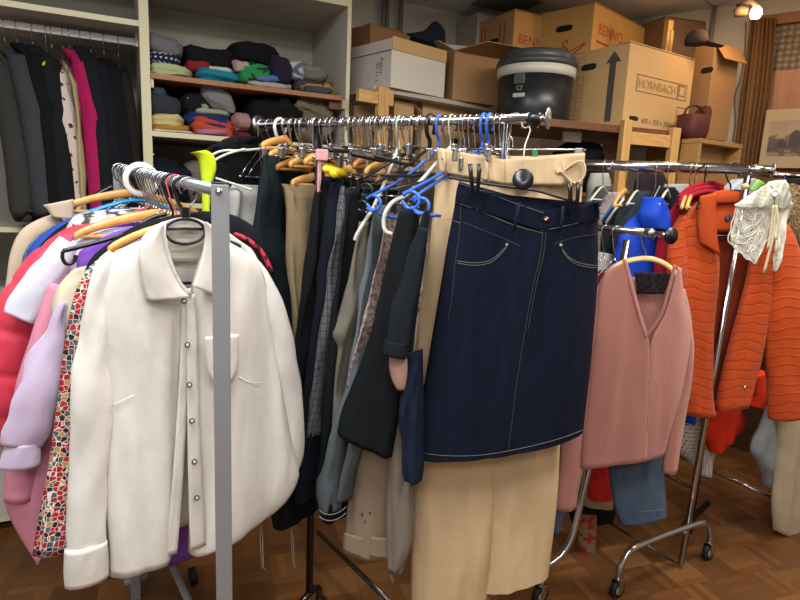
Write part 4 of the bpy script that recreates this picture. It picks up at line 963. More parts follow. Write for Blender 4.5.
def mg(name, label, cat, rows, m, seed, amp=.010, ff=30, p=.5, nr=50, hk=True, hkind='clip', hlab=None, hm=None, wave=None):
    R3 = []
    for r in rows: R3.append((MN(r[0], r[1], r[2]), r[2], r[3] if len(r) > 3 else .03))
    mb = MB(); slab(mb, R3, pM, dM, nr, 30, amp, ff, seed, 0, p)
    o = tag(mb.build(name, m), label, cat, GM)
    if hk:
        N = R3[0][0]; B = N+pM*R3[0][1]; B.z = M1.z
        tB = (B-M1).dot(dM)
        if tB < (M2-M1).length-.005: hanger(hkind, B, pM, hlab or 'hanger holding the '+label, max(.06, M1.z-N.z-.025), R3[0][1]*.8, hm, 'hangers on the chrome middle rack', sag=.4, far=.3)
    return o
fb = fabric
m_blk = fb('black_cloth', '#0d0f13'); m_nvy = fb('navy_cloth', '#0d121e'); m_blk2 = fb('soft_black_fleece', '#0f1316', crease=.5)
mg('black_hoodie', 'black hooded jacket at the far left end of the middle rack', 'jacket', [(252, 136, .03, .03), (235, 136, .1, .05), (212, 146, .18, .06), (204, 153, .2, .05), (206, 175, .2, .06), (212, 260, .2, .06)], m_blk, 51, hk=False)
mg('grey_sweatpants', 'pale grey sweatpants with gathered waist just right of the grey post', 'trousers', [(233, 184, .13, .03), (231, 192, .15, .05), (231, 230, .15, .05), (232, 300, .15, .05), (236, 420, .15, .05)], fb('pale_grey_jersey', '#b6b4ae', 'heather', '#a3a19c', crease=.4), 53, hlab='chrome clip hanger carrying the pale grey sweatpants')
mg('dark_green_trousers', 'dark bottle green trousers between the pale sweatpants and the camel corduroys', 'trousers', [(264, 155, .13, .03), (259, 195, .15, .04), (256, 230, .16, .05), (260, 300, .16, .05), (268, 400, .16, .05), (276, 530, .15, .05)], fb('bottle_green_cloth', '#162224'), 54, hkind='wood', hlab='wooden hanger crossing over the dark green trousers')
m_cord = fb('camel_corduroy', '#8c7a5e', 'cord', '#776449', crease=.3)
mg('corduroy_trousers', 'camel corduroy trousers folded over a wooden hanger', 'trousers', [(286, 184, .14, .03), (287, 192, .15, .045), (289, 230, .155, .05), (293, 300, .16, .05), (296, 360, .16, .05), (298, 420, .16, .045)], m_cord, 55, hkind='wood', hlab='wooden hanger under the fold of the camel corduroy trousers')
mg('black_trousers', 'black trousers directly right of the camel corduroys', 'trousers', [(320, 176, .15, .03), (314, 230, .17, .05), (303, 300, .18, .05), (292, 370, .19, .05), (286, 440, .19, .05), (279, 530, .19, .05)], m_blk, 56, hkind='wood', hlab='wooden hanger between the corduroys and the yellow hanger')
mg('navy_trousers', 'dark navy trousers squeezed between the black trousers and the checked ones', 'trousers', [(334, 182, .15, .03), (327, 240, .17, .04), (314, 320, .18, .04), (304, 400, .19, .04), (299, 505, .19, .04)], m_nvy, 57, hlab='black clip hanger above the dark navy trousers')
mg('checked_trousers', 'grey trousers with thin dark window-pane check', 'trousers', [(343, 186, .14, .025), (334, 235, .16, .035), (322, 320, .17, .035), (311, 395, .18, .035), (307, 438, .18, .035)], fb('grey_check', '#545658', 'plaid', '#26282c', '#66686a', scale=1.3), 58, hlab='clip hanger carrying the checked grey trousers', amp=.009)
mg('black_striped_sweater', 'black garment with white-striped hem hanging to the lowest point beside the grey joggers', 'sweater', [(350, 188, .14, .02), (342, 240, .17, .025), (332, 330, .18, .025), (326, 400, .18, .03), (321, 470, .18, .05), (322, 512, .17, .06), (326, 524, .16, .05)], m_blk2, 59, hlab='clip hanger carrying the black garment with striped hem')
o = bpy.data.objects['black_striped_sweater']
for dy in (0, 6):
    mb = MB(); mb.tube(smooth_poly([MN(x, y+dy, .19) for x, y in ((319, 510), (324, 514), (332, 515), (340, 512), (346, 507))], 2), .0013, 6); mb.build('white_hem_stripe', flat('hem_stripe_grey', '#8a8c90', .8), o)
mg('taupe_trousers', 'taupe trousers with a bunched kink at the near edge', 'trousers', [(360, 222, .14, .025), (353, 265, .16, .035), (344, 315, .17, .04), (336, 335, .185, .045), (338, 348, .17, .035), (334, 400, .17, .03), (333, 440, .17, .03)], fb('taupe_cloth', '#6f6c60'), 60, hlab='clip hanger carrying the taupe trousers')
m_hg = fb('grey_marl', '#545d63', 'heather', '#6a747a', crease=.4)
mg('grey_joggers', 'blue-grey marl joggers hanging in thick folds to ankle height', 'trousers', [(375, 205, .13, .02), (368, 250, .15, .025), (357, 330, .17, .03), (347, 395, .18, .04), (331, 440, .19, .05), (322, 490, .19, .05), (323, 515, .18, .04)], m_hg, 61, hlab='clip hanger carrying the blue-grey joggers', amp=.009, ff=34)
mb = MB(); slab(mb, [(MN(360, 395, .15), .15, .02), (MN(352, 435, .16), .16, .035), (MN(342, 478, .16), .16, .035), (MN(338, 504, .15), .15, .03)], pM, dM, 24, 24, .006, 30, 66); mb.build('leg', m_hg, bpy.data.objects['grey_joggers'])
mg('pale_pink_leggings', 'pale pink garment edge with printed lettering beside the big black sweatshirt', 'garment', [(386, 213, .13, .012), (379, 258, .15, .015), (369, 300, .16, .015), (352, 365, .18, .015), (346, 388, .18, .012)], fb('pale_pink_print', '#b29a92', 'blot', '#6a6462', scale=4), 62, hlab='clip hanger carrying the pale pink lettered garment')
# big black sweatshirt, turned towards the viewer
dF = V((.95, -.31, 0))
def mshell(name, label, cat, L, Rr, Y, m, T=.03, amp=.008, seed=1, d=dF, ff=20, parent=None, nr=44, px0=400, **k):
    p0 = at(px0, 300, Y); p0.z = 0
    mb = MB(); shell(mb, L, Rr, p0, d, T, nr, 22, amp, ff, seed, 0, 0, True, cap=True, **k); o = mb.build(name, m, parent)
    if parent is None: tag(o, label, cat, GM)
    return o, p0
mshell('black_sweatshirt', 'large black sweatshirt with a ribbed hem, left of the denim skirt', 'sweatshirt', [(400, 212), (388, 255), (374, 325), (352, 385), (341, 410), (338, 428)], [(420, 208), (416, 260), (410, 330), (402, 400), (392, 457)], 1.46, m_blk2, .035, .010, 63)
mshell('beige_chinos', 'light beige trousers hung upside down with waistband and hooks at the bottom', 'trousers', [(360, 380), (358, 455), (347, 500), (346, 525), (343, 549)], [(392, 380), (394, 455), (394, 500), (392, 530), (391, 558)], 1.6, fb('light_beige_cotton', '#9c8a74', crease=.4), .03, .007, 64)
o = bpy.data.objects['beige_chinos']
p0 = at(400, 300, 1.6); p0.z = 0
for L, Rr, nm in (([(344, 532), (343, 550)], [(366, 538), (365, 558)], 'waistband'), ([(369, 536), (368, 556)], [(391, 538), (391, 559)], 'waistband')):
    mb = MB(); sheet(mb, L, Rr, p0, dF, .032, 8, 6, bulge=.004); mb.build(nm, MATS['light_beige_cotton'], o, solid=.003)
for x, y in ((362, 513), (365, 520), (370, 512)):
    q = onp(x, y, p0+V((dF.y, -dF.x, 0))*.034, dF); mb = MB(); mb.tube([q-V((0, 0, .008)), q+V((0, 0, .008))], .003, 8); mb.build('hook_fastener', m_steel, o)
mshell('greige_joggers', 'narrow grey-beige joggers with cuffed ankle and dangling cord beside the beige trousers', 'trousers', [(397, 330), (393, 400), (389, 450), (387, 510), (387, 555), (389, 568)], [(414, 330), (414, 400), (414, 450), (414, 510), (412, 550), (402, 568)], 1.5, fb('greige_jersey', '#7d7468', crease=.4), .03, .010, 65, ff=34)
o = bpy.data.objects['greige_joggers']; p0 = at(400, 300, 1.5); p0.z = 0
mb = MB(); limb(mb, [(396, 552), (396, 562), (395, 572)], [8, 9, 7], p0, dF, .0, 8, 14, .8, .002); mb.build('cuff', MATS['greige_jersey'], o)
mb = MB(); mb.tube([onp(x, y, p0, dF) for x, y in ((392, 568), (391, 575), (393, 583))], .0022, 6); mb.build('cord', flat('pale_cord', '#a8a098', .8), o)
m_dn = fb('indigo_denim', '#060a17', 'denim', '#13203f', crease=.3, bump=.2)
m_dnj = fb('mid_denim', '#0f1728', 'denim', '#25354f', crease=.5, bump=.2)
mshell('rolled_jeans', 'rolled-up dark jeans pressed against the left side of the denim skirt', 'jeans', [(408, 355), (402, 378), (401, 392), (399, 422), (402, 440), (403, 470), (405, 478)], [(422, 350), (424, 400), (424, 430), (424, 470), (422, 480)], 1.44, m_dnj, .03, .012, 66, ff=45)
mshell('grey_shirt', 'dark slate short-sleeved shirt left of the cream trousers', 'shirt', [(424, 215), (412, 250), (404, 300), (402, 350)], [(430, 208), (426, 255), (418, 305), (412, 352)], 1.44, fb('slate_cotton', '#171d23', crease=.5), .02, .005, 67)
o = bpy.data.objects['grey_shirt']; p0 = at(400, 300, 1.40); p0.z = 0
mb = MB(); limb(mb, [(424, 228), (413, 268), (403, 310), (397, 345)], [5, 9, 12, 12], p0, dF, .01, 30, 18, .6, .005, 30, 9); sl = mb.build('sleeve', MATS['slate_cotton'], o)
mb = MB(); limb(mb, [(397, 341), (396, 349), (395, 356)], [12.5, 13, 12], p0, dF, .01, 8, 18, .62, .001); mb.build('cuff', MATS['slate_cotton'], sl)
mb = MB(); limb(mb, [(398, 352), (398, 366), (400, 380), (402, 390)], [9, 9, 7, 3], p0, dF, -.005, 12, 16, .6, .004); tag(mb.build('dusty_pink_sleeve', fb('dusty_pink_cloth', '#b08c7c')), 'dusty pink sleeve end poking out below the slate shirt cuff', 'garment', GM)
mshell('hi_vis_vest', 'fluorescent yellow vest behind the pale plastic hanger', 'vest', [(190, 153), (197, 156), (200, 168), (202, 185), (202, 215), (203, 260)], [(206, 150), (214, 154), (217, 166), (214, 178), (210, 190), (209, 260)], 1.84, fb('fluorescent_yellow', '#c4d82a', crease=.5), .02, .008, 52, d=V((.9, .43, 0)), sm=1)
# small cords hanging under the garments
for px, a, b, l in ((260, 512, 566, 'thin pale drawstring hanging beneath the white shirt'), (291, 520, 565, 'thin drawstring with knotted end hanging beneath the dark green trousers')):
    mb = MB(); q = at(px, a, 1.75 if px > 270 else 1.5); e = at(px+3, b, 1.75 if px > 270 else 1.5); mb.tube([q, q.lerp(e, .5)+V((.003, 0, 0)), e, e+V((.006, 0, -.012))], .0016, 6); mb.tube([q, q.lerp(e, .5)-V((.004, 0, 0)), e-V((.004, 0, .01))], .0016, 6)
    tag(mb.build('drawstring', flat('pale_cord', '#a8a098', .8)), l, 'cord')
# ---- special hangers
GH = 'hangers on the chrome middle rack'
def at_tip(kind, px, py, hw, lab, **k):
    N = MN(px, py, hw); B = N+pM*hw; B.z = M1.z; return hanger(kind, B, pM, lab, M1.z-N.z-(.028 if kind == 'wood' else .06), hw, group=GH, sag=.5, far=.3, **k)
m_hd = wood('dark_hanger_wood', '#8e5a2c', '#b0783e', .35)
at_tip('wood', 262, 146, .11, 'wooden hanger whose rounded tip sticks out highest above the dark green trousers')
at_tip('wood', 277, 168, .12, 'wooden hanger with blunt tip just left of the camel corduroys top', mat=m_hd)
at_tip('wood', 290, 165, .115, 'wooden hanger with blunt golden tip above the camel corduroys')
at_tip('wood', 305, 162, .115, 'wooden hanger with the broad pale tip below the pink cloth tag')
at_tip('wood', 354, 166, .1, 'brown wooden hanger tip right of the yellow hanger', mat=m_hd)
at_tip('wood', 366, 172, .1, 'wooden hanger tip with pinkish wood beside the brown one')
at_tip('wood', 377, 182, .1, 'small wooden hanger tip left of the first blue hanger loop', mat=m_hd)
def bar_end_hanger(px, lab, mat, pts_, r, hw=.2, group=GH, nm='plastic_hanger', ring=None, hr=None, hookm=None):
    B = barM(px); t = thing(nm, B-V((0, 0, .08)), lab, 'hanger', group)
    mb = MB(); mb.tube(hook_path(B, pM, .07, br=.0125, r=hr[0] if hr else .022), hr[1] if hr else .002, 8); mb.build('hook', hookm or mat, t)
    nk = B-V((0, 0, .07))
    for P in pts_:
        Q = [MN(x, y, h) if h is not None else nk for x, y, h in P]; mb = MB(); mb.tube(smooth_poly(Q, 2), r, 10); mb.build('arm', mat, t)
    for (cx, cy, rad) in (ring or []):
        mb = MB(); mb.tube([MN(cx+rad*math.cos(a), cy+rad*math.sin(a), hw) for a in [R(-150+ i*(290/24)) for i in range(25)]], r, 10); mb.build('loop', mat, t)
    return t
mbu = flat('blue_plastic', '#3567c4', .35); myel = flat('yellow_plastic', '#e2c416', .4); mmk = flat('milky_plastic', '#c9ccc0', .35)
bar_end_hanger(440, 'blue plastic hanger whose end loop is leftmost of the three blue loops', mbu, [[(0, 0, None), (413, 172, .06), (398, 182, .12), (369, 197, .2)], [(367, 204, .2), (372, 211, .2), (388, 217, .17), (410, 220, .1)]], .0042, ring=[(373, 203, 7.5)], hr=(.024, .0042))
bar_end_hanger(484, 'blue plastic hanger with end loop in the middle of the three blue loops', mbu, [[(0, 0, None), (450, 168, .06), (434, 178, .12), (403, 194, .2)], [(402, 201, .2), (408, 209, .2), (425, 214, .17), (440, 216, .1)]], .0042, ring=[(411, 200, 8.5)], hr=(.025, .0042))
bar_end_hanger(490, 'blue plastic hanger with end loop touching the cream trousers, rightmost of the three blue loops', mbu, [[(0, 0, None), (450, 174, .06), (427, 188, .14), (411, 200, .19)], [(411, 207, .2), (420, 214, .2), (435, 216, .17)]], .0042, ring=[(421, 206, 8)], hw=.2, hr=(.025, .0042))
bar_end_hanger(280, 'pale milky plastic hanger with a long curved end left of the dark green trousers', mmk, [[(0, 0, None), (240, 151, .14), (222, 150, .17), (208, 157, .2), (203, 167, .21), (208, 176, .2), (228, 182, .16), (252, 190, .12)], [(245, 149, .14), (226, 154, .17), (213, 161, .2), (209, 168, .2), (213, 175, .19)]], .0038, hr=(.026, .0055), hookm=flat('white_plastic', '#dcdad6'))
bar_end_hanger(452, 'milky white plastic hanger end curling down beside the middle blue loop', mmk, [[(0, 0, None), (408, 196, .12), (394, 200, .18), (386, 210, .2), (383, 222, .2), (385, 232, .2), (392, 234, .19)]], .0055)
bar_end_hanger(400, 'white plastic hanger end hanging over the grey joggers', mmk, [[(0, 0, None), (374, 208, .12), (364, 222, .19), (356, 236, .2), (355, 240, .2)]], .005)
bar_end_hanger(431, 'thick black plastic hanger with a wide black hook beside the first blue hook', m_black, [[(0, 0, None), (400, 172, .1), (366, 187, .2)], [(366, 187, .2), (362, 200, .2), (362, 207, .19)]], .004, ring=[(366, 190, 6), (362, 206, 5)], hr=(.028, .006))
# yellow double-ended hanger
B = barM(370); t = thing('plastic_hanger', B-V((0, 0, .09)), 'bright yellow plastic hanger with broad rounded end', 'hanger', GH)
mb = MB(); mb.tube(hook_path(B, pM, .08, br=.0125), .002, 8); mb.build('hook', m_chrome, t)
mb = MB(); mb.tube(smooth_poly([MN(325, 169, .2), MN(334, 169, .16), MN(343, 172, .1), B-V((0, 0, .08))], 2), [.012]*3+[.012]*8+[.006]*2, 14) if 0 else mb.tube([MN(323, 168, .2), MN(325, 169, .195), MN(334, 171, .16), MN(345, 174, .1)], [.006, .0115, .0125, .012], 14, flatz=.8); mb.build('arm', myel, t)
mb = MB(); mb.lathe(MN(334, 173, .21), [(0, -.004), (.011, -.004), (.013, 0), (.011, .004), (.004, .005), (0, .006)], 20, axis=(-dM*.85+V((-.2, -.5, 0))).normalized()); mb.build('round_end', myel, t)
# black clip hanger arms fanned out near the front
for a, b_, lab, r in ((((352, 154, .2), (392, 163, .05)), 378, 'black hanger with a broad flat arm above the yellow hanger', .006), (((375, 156, .2), (418, 168, .03)), 405, 'black hanger arm slanting down right below the chrome hooks', .005),
                   (((363, 178, .2), (412, 150, .02)), 420, 'black hanger arm rising right towards the thick black hook', .0045), (((381, 175, .2), (428, 177, .02)), 446, 'black hanger arm lying level above the middle blue hanger', .0045),
                   (((390, 190, .2), (440, 178, .02)), 462, 'black hanger arm between the first and middle blue loops', .004), (((330, 150, .2), (355, 152, .02)), 345, 'black hanger arm above the pink cloth tag', .006)):
    bar_end_hanger(b_, lab, m_black, [[(0, 0, None), a[1], a[0]]], r, hookm=m_chrome)
mb = MB(); q = MN(322, 155, .15); mb.box(q, (.035, .01, .03), .6); mb.box(q+V((-.006, 0, -.05)), (.012, .006, .1), .6); tag(mb.build('pink_cloth_tag', fb('light_pink_cloth', '#d8a0a0'), smooth=False, bevel=.003), 'light pink cloth tag hanging between wooden and black hangers', 'tag')
# plain chrome clip hangers packed along the rail
base = hanger('clip', barM(287), pM, 'chrome clip hanger packed close among identical ones on the middle rail', .085, .12, None, 'plain chrome clip hangers on the middle rack', br=.0125)
lp0 = Vector(base.location)
bases = [base, hanger('clip', barM(294), pM, 'chrome clip hanger packed close among identical ones on the middle rail', .105, .09, None, 'plain chrome clip hangers on the middle rack', br=.0125), hanger('clip', barM(299), pM, 'chrome clip hanger packed close among identical ones on the middle rail', .07, .07, None, 'plain chrome clip hangers on the middle rack', br=.0125)]
for i, px in enumerate((304, 312, 317, 323, 334, 343, 352, 357, 362, 375, 384, 391, 397, 413, 422, 447, 456, 466, 471, 478, 497, 502)):
    bb = bases[i % 3]; c = copy_tree(bb); B = barM(px); c.location = V((B.x, B.y, bb.location.z)); c.rotation_euler = (0, 0, R([0, 4, -3, 2, -5][i % 5]))
hanger('wire', barM(263), pM, 'chrome wire hanger at the far left end of the middle rail', .06, .1, None, GH, br=.0125)
hanger('wire', barM(270), pM, 'chrome wire hanger with a reddish tag second from the far left end', .06, .1, None, GH, br=.0125)
# ---- cream trousers (hero)
dT = V((.985, -.17, 0)); T0 = barM(515)+V((0, 0, 0)); nT = V((dT.y, -dT.x, 0))
m_cr = fb('cream_cotton', '#ccb18a', crease=.45, bump=.12)
tr = thing('cream_trousers', T0-V((0, 0, .1)), 'cream wide-leg trousers hanging behind the dark denim skirt', 'trousers', GM)
def TS(L, Rr, nm, T=.03, off=0, seed=1, m=m_cr, par=tr, p0=T0, d=dT, amp=.010, ff=18, nr=50, nc=26, **k):
    mb = MB(); shell(mb, L, Rr, p0, d, T, nr, nc, amp, ff, seed, 0, off, True, **k); return mb.build(nm, m, par)
TS([(437, 156), (434, 200), (429, 250), (422, 300), (415, 345), (411, 400), (411, 470), (411, 540), (410, 620)], [(520, 165), (520, 250), (512, 350), (508, 400), (501, 455), (495, 520), (488, 600), (484, 620)], 'left_leg', .035, 0, 71)
TS([(500, 165), (500, 250), (496, 350), (490, 400), (484, 455), (478, 520), (472, 592)], [(583, 160), (582, 200), (572, 300), (564, 400), (560, 440), (558, 500), (548, 577)], 'right_leg', .035, -.012, 72)
ST([(437, 148), (438, 160), (440, 172)], [(505, 160), (505, 170), (505, 184)], 'waistband', m=m_cr, par=tr, p0=T0, d=dT, off=.036, nr=10, nc=24, bulge=.004, solid=.003, amp=.012, ff=26)
ST([(500, 160), (502, 170), (503, 184)], [(585, 153), (584, 170), (582, 186)], 'waistband', m=m_cr, par=tr, p0=T0, d=dT, off=.034, nr=10, nc=24, bulge=.004, solid=.003, amp=.012, ff=26)
ST([(440, 148), (470, 152), (500, 156)], [(440, 156), (470, 162), (500, 166)], 'waist_lining', m=m_cr, par=tr, p0=T0, d=dT, off=-.01, nr=12, nc=4, solid=.003)
ST([(500, 156), (540, 156), (584, 152)], [(500, 168), (540, 168), (584, 160)], 'waist_lining', m=m_cr, par=tr, p0=T0, d=dT, off=-.01, nr=12, nc=4, solid=.003)
for x, y in ((443, 150), (486, 160), (563, 160)):
    mb = MB(); mb.tube([onp(x, y, T0+nT*.046, dT), onp(x+2, y+12, T0+nT*.052, dT), onp(x+3, y+26, T0+nT*.044, dT)], .005, 8, flatz=.35); mb.build('belt_loop', m_cr, tr)
mb = MB(); mb.tube(smooth_poly([onp(x, y, T0+nT*.052, dT) for x, y in ((560, 171), (566, 176), (573, 184), (582, 181), (586, 170), (583, 160), (574, 163), (562, 172))], 2), .0028, 8); mb.build('waist_tie', m_cr, tr)
for x, y in ((559, 171), (517, 170)):
    mb = MB(); mb.lathe(onp(x, y, T0+nT*.045, dT), [(0, 0), (.009, 0), (.008, .003), (0, .004)], 14, axis=nT); mb.build('button', m_cr, tr)
t = thing('clip_hanger', T0-V((0, 0, .08)), 'chrome bar hanger holding the cream trousers, with a small green tag', 'hanger', GH)
mb = MB(); mb.tube([onp(457, 149, T0, dT), onp(586, 150, T0, dT)], .0028, 10); mb.build('crossbar', m_chrome, t)
mb = MB(); mb.tube(hook_path(T0, V((dT.x, dT.y, 0)), T0.z-onp(521, 149, T0, dT).z, br=.0125), .0019, 8); mb.build('hook', m_chrome, t)
for x in (463, 578):
    mb = MB(); mb.box(onp(x, 153, T0+nT*.004, dT), (.02, .03, .022), math.atan2(dT.y, dT.x)); mb.build('clip', m_steel, t, False, bevel=.002)
mb = MB(); mb.box(onp(535, 153, T0+nT*.006, dT), (.013, .003, .017), math.atan2(dT.y, dT.x)); tag(mb.build('size_tag', flat('green_tag', '#1f7a4a', .5), t, False), 'small green tag', None)
# ---- denim skirt (hero)
K0 = barM(531); dK = V((.99, -.14, 0)); nK = V((dK.y, -dK.x, 0)); KP = K0+nK*.075
sk = thing('denim_skirt', K0-V((0, 0, .15)), 'dark indigo denim skirt on a black clip hanger in front of the cream trousers', 'skirt', GM)
def KS(*a, **k): k.setdefault('m', m_dn); return TS(*a, par=sk, p0=KP, d=dK, **k)
kL = [(457, 190), (453, 215), (447, 245), (440, 290), (433, 330), (426, 375), (418, 415), (411, 457)]; kR = [(598, 204), (598, 240), (598, 280), (595, 320), (591, 360), (587, 400), (583, 433)]
mb = MB(); rows = shell(mb, kL, kR, KP, dK, .045, 54, 34, .008, 13, 81, 0, 0, True, env=lambda t: 1)
# curved hem: lower the middle of the last rows
for i in range(54):
    f = max(0, (i/53-.55)/.45)
    for j in range(len(rows[0])):
        u = j/33 if j < 34 else (66-j)/33
        mb.v[i*len(rows[0])+j] -= V((0, 0, 1))*(.016*f*math.sin(math.pi*min(1, max(0, u)))*1.0)
mb.build('skirt_body', m_dn, sk)
from mathutils.bvhtree import BVHTree
def body_bvh():
    vs, fs = [], []
    for ch in sk.children:
        o_ = len(vs); vs += [v.co.copy() for v in ch.data.vertices]; fs += [tuple(i+o_ for i in p.vertices) for p in ch.data.polygons]
    return BVHTree.FromPolygons(vs, fs)
BV0 = body_bvh()
def on_body(L, Rr, nm, off=.0015, nr=8, nc=26):
    Ls, Rs = samp(smooth_poly(L, 1), nr), samp(smooth_poly(Rr, 1), nr); rows = []; O = V(sk['_org'])
    for i in range(nr):
        row = []
        for j in range(nc):
            p = Ls[i].lerp(Rs[i], j/(nc-1)); d = ray(p.x, p.y).normalized(); h = BV0.ray_cast(CAM-O, d)
            row.append((h[0]+O-d*off) if h[0] is not None and (h[0]+O-KP).dot(nK) > 0 else None)
        rows.append(row)
    for i in range(nr):
        for j in range(nc):
            if rows[i][j] is None:
                c = [(abs(a-i)+abs(b-j), a, b) for a in range(nr) for b in range(nc) if rows[a][b] is not None]
                a, b = min(c)[1:]; q_ = rows[a][b]; dep = ((q_[0] if isinstance(q_, tuple) else q_)-KP).dot(nK)
                p = Ls[i].lerp(Rs[i], j/(nc-1)); rows[i][j] = (onp(p.x, p.y, KP+nK*dep, dK),)
    rows = [[q[0] if isinstance(q, tuple) else q for q in r] for r in rows]
    mb = MB(); mb.grid(rows); return mb.build(nm, m_dn, sk, solid=.002)
on_body([(459, 181), (456, 192), (455, 203)], [(546, 211), (545, 222), (543, 232)], 'waistband')
on_body([(541, 211), (541, 222), (540, 231)], [(599, 202), (599, 210), (599, 220)], 'waistband')
ST([(470, 184), (520, 198), (560, 202), (597, 202)], [(470, 196), (520, 210), (560, 214), (597, 214)], 'waist_lining', m=m_dn, par=sk, p0=KP, d=dK, off=-.03, nr=20, nc=5, solid=.003)
for P in ([(519, 203), (517, 215), (514, 230)], [(563, 206), (562, 218), (560, 231)]):
    mb = MB(); mb.tube([onp(x, y, KP+nK*(.056 if i != 1 else .059), dK) for i, (x, y) in enumerate(P)], .0055, 8, flatz=.4); mb.build('belt_loop', m_dnj, sk)
m_st = flat('stitching', '#77766f', .8); m_sto = flat('tan_stitching', '#4c4640', .8)
def stitch(P, off=.05, m=m_st, r=.0006, nm='stitching'):
    from mathutils.geometry import intersect_line_plane
    Q = smooth_poly([(x, y, 0) for x, y in P], 2); mb = MB()
    bvh = BV
    pts2 = []
    for q in Q:
        d = ray(q.x, q.y).normalized(); h = bvh.ray_cast(CAM-V(sk['_org']), d)
        pts2.append((h[0]+V(sk['_org'])-d*.0008) if h[0] is not None else onp(q.x, q.y, KP+nK*off, dK))
    mb.tube(pts2, r, 5); mb.build(nm, m, sk)
BV = body_bvh()
stitch([(455, 202), (480, 211), (515, 226), (543, 233)]); stitch([(541, 231), (565, 226), (598, 219)])
stitch([(459, 183), (490, 194), (520, 205), (544, 213)])
stitch([(446, 219), (452, 220), (460, 223)]); stitch([(461, 205), (459, 240), (455, 262), (452, 300), (448, 320)], m=m_sto)
stitch([(463, 222), (485, 231), (505, 239), (520, 246)], m=m_sto); stitch([(554, 244), (575, 237), (598, 234)], m=m_sto)
for dy in (0, 2.4):
    stitch([(457, 263-dy), (475, 266-dy), (492, 263-dy), (503, 252-dy), (508, 245)]); stitch([(561, 245), (564-dy*.3, 254-dy), (573, 263-dy), (585, 267-dy), (598, 268-dy)])
stitch([(543, 233), (541, 255), (533, 285), (525, 330), (517, 380), (511, 430), (508, 452)], m=m_sto); stitch([(546, 233), (544, 255), (536, 285), (528, 330)], m=m_sto)
stitch([(413, 451), (440, 456), (480, 456), (520, 449), (560, 439), (583, 430)])
for x, y in ((507, 244.5), (561, 245)):
    h = BV.ray_cast(CAM-V(sk['_org']), ray(x, y).normalized()); q = h[0]+V(sk['_org']); mb = MB(); mb.lathe(q+nK*.0005, [(0, 0), (.0045, 0), (.004, .002), (0, .003)], 14, axis=nK); mb.build('rivet', m_steel, sk)
h = BV.ray_cast(CAM-V(sk['_org']), ray(546, 219).normalized()); q = h[0]+V(sk['_org']); mb = MB(); mb.lathe(q+nK*.001, [(0, 0), (.006, 0), (.006, .003), (0, .004)], 16, axis=nK); mb.build('waist_button', flat('brass', '#a08a60', .3, 1), sk)
# skirt hanger
KH = KP+nK*.062
t = thing('clip_hanger', K0-V((0, 0, .12)), 'black clip hanger with a round centre disc holding the denim skirt', 'hanger', GH)
mb = MB(); cc = onp(523, 179.5, KH, dK); e1 = onp(523, 162, KH, dK); mb.tube(hook_path(K0, V((dK.x, dK.y, 0)), .035, br=.0125, side=1)[:-3]+[K0-V((0, 0, .03))+nK*.015, onp(525, 145, KP+nK*.03, dK), e1], .0017, 8); mb.build('hook', flat('white_wire', '#c8c4b8', .4), t)
mb = MB(); P = [onp(x, y, KH, dK) for x, y in ((449, 177), (476, 182), (505, 186), (534, 189), (560, 197), (577, 202))]; mb.tube(smooth_poly(P, 2), .0048, 10, flatz=.8); mb.build('crossbar', m_black, t)
mb = MB(); mb.lathe(cc-nK*.001, [(0, 0), (.024, 0), (.0245, .003), (.022, .007), (0, .008)], 32, axis=nK); mb.build('centre_disc', m_black, t)
for x, y, tl in ((475, 178, .0), (574, 196, .05)):
    for dx, s_ in ((-4, 1), (4, -1)):
        mb = MB(); q0, q1 = onp(x+dx*1.2, y-14, KH+nK*.004, dK), onp(x+dx*.6, y+16, KH+nK*.008, dK); mb.tube([q0, q0.lerp(q1, .3), q1], [.0065, .006, .0045], 10, flatz=.8); mb.build('clip', m_black, t)
# ================================================================ COATS IN THE WARDROBE
GW = 'coats on the wardrobe rail'; W0 = cab(0, RB, 0)
def WN(px, py, hw): return onp(px, py, W0-b26*hw, d26)
def wg(name, label, cat, pts_, m, seed, th=.08, bottom=1.33, amp=.008, slv=True):
    "pts_: neck, shoulder, mid, low (px,py) of the near edge"
    hws = [.03, .13, .2, .21]; R3 = []
    for (x, y), hw in zip(pts_, hws): R3.append((WN(x, y, hw), hw, th*(.6 if hw < .1 else 1)))
    last = R3[-1][0]
    R3.append((V((last.x+.01, last.y, bottom)), .21, th))
    t = thing(name, R3[0][0]+b26*.03, label, cat, GW)
    mb = MB(); slab(mb, R3, b26, d26, 40, 26, amp, 22, seed, 0, .6); mb.build('body', m, t)
    if slv:
        P = [R3[1][0]+b26*.04, R3[2][0]+b26*.03-V((0, 0, .05)), R3[3][0]+b26*.02-V((0, 0, .1)), V((last.x+.01, last.y, max(bottom+.05, last.z-.3)))+b26*.03]
        mb = MB(); mb.tube(smooth_poly([p+d26*.004 for p in P], 2), [.02]+[.042]*12, 14) if 0 else mb.tube(smooth_poly([p-d26*0 for p in P], 2), th*.55, 14); mb.build('sleeve', m, t)
    B = R3[0][0]+b26*.03; B.z = RAILZ
    hanger('wire', B, b26, 'wire hanger of the '+' '.join(label.split(' in the wardrobe')[0].split()[:12]), .07, .14, None, 'hangers on the wardrobe rail', br=.017)
    return t
m_tw = fabric('grey_tweed', '#2b2b29', 'heather', '#3b3b38'); m_tw2 = fabric('slate_tweed', '#2e3135', 'heather', '#3e4246')
m_bk = fabric('coat_black', '#0b0d10'); m_bk2 = fabric('coat_charcoal', '#15181b')
wg('grey_blazer', 'dark grey tweed blazer leftmost in the wardrobe', 'blazer', [(-22, 48), (-2, 66), (14, 130), (20, 190)], m_tw, 91)
wg('grey_blazer', 'slate grey tweed blazer second from the left in the wardrobe', 'blazer', [(4, 48), (18, 58), (34, 110), (42, 190)], m_tw2, 92)
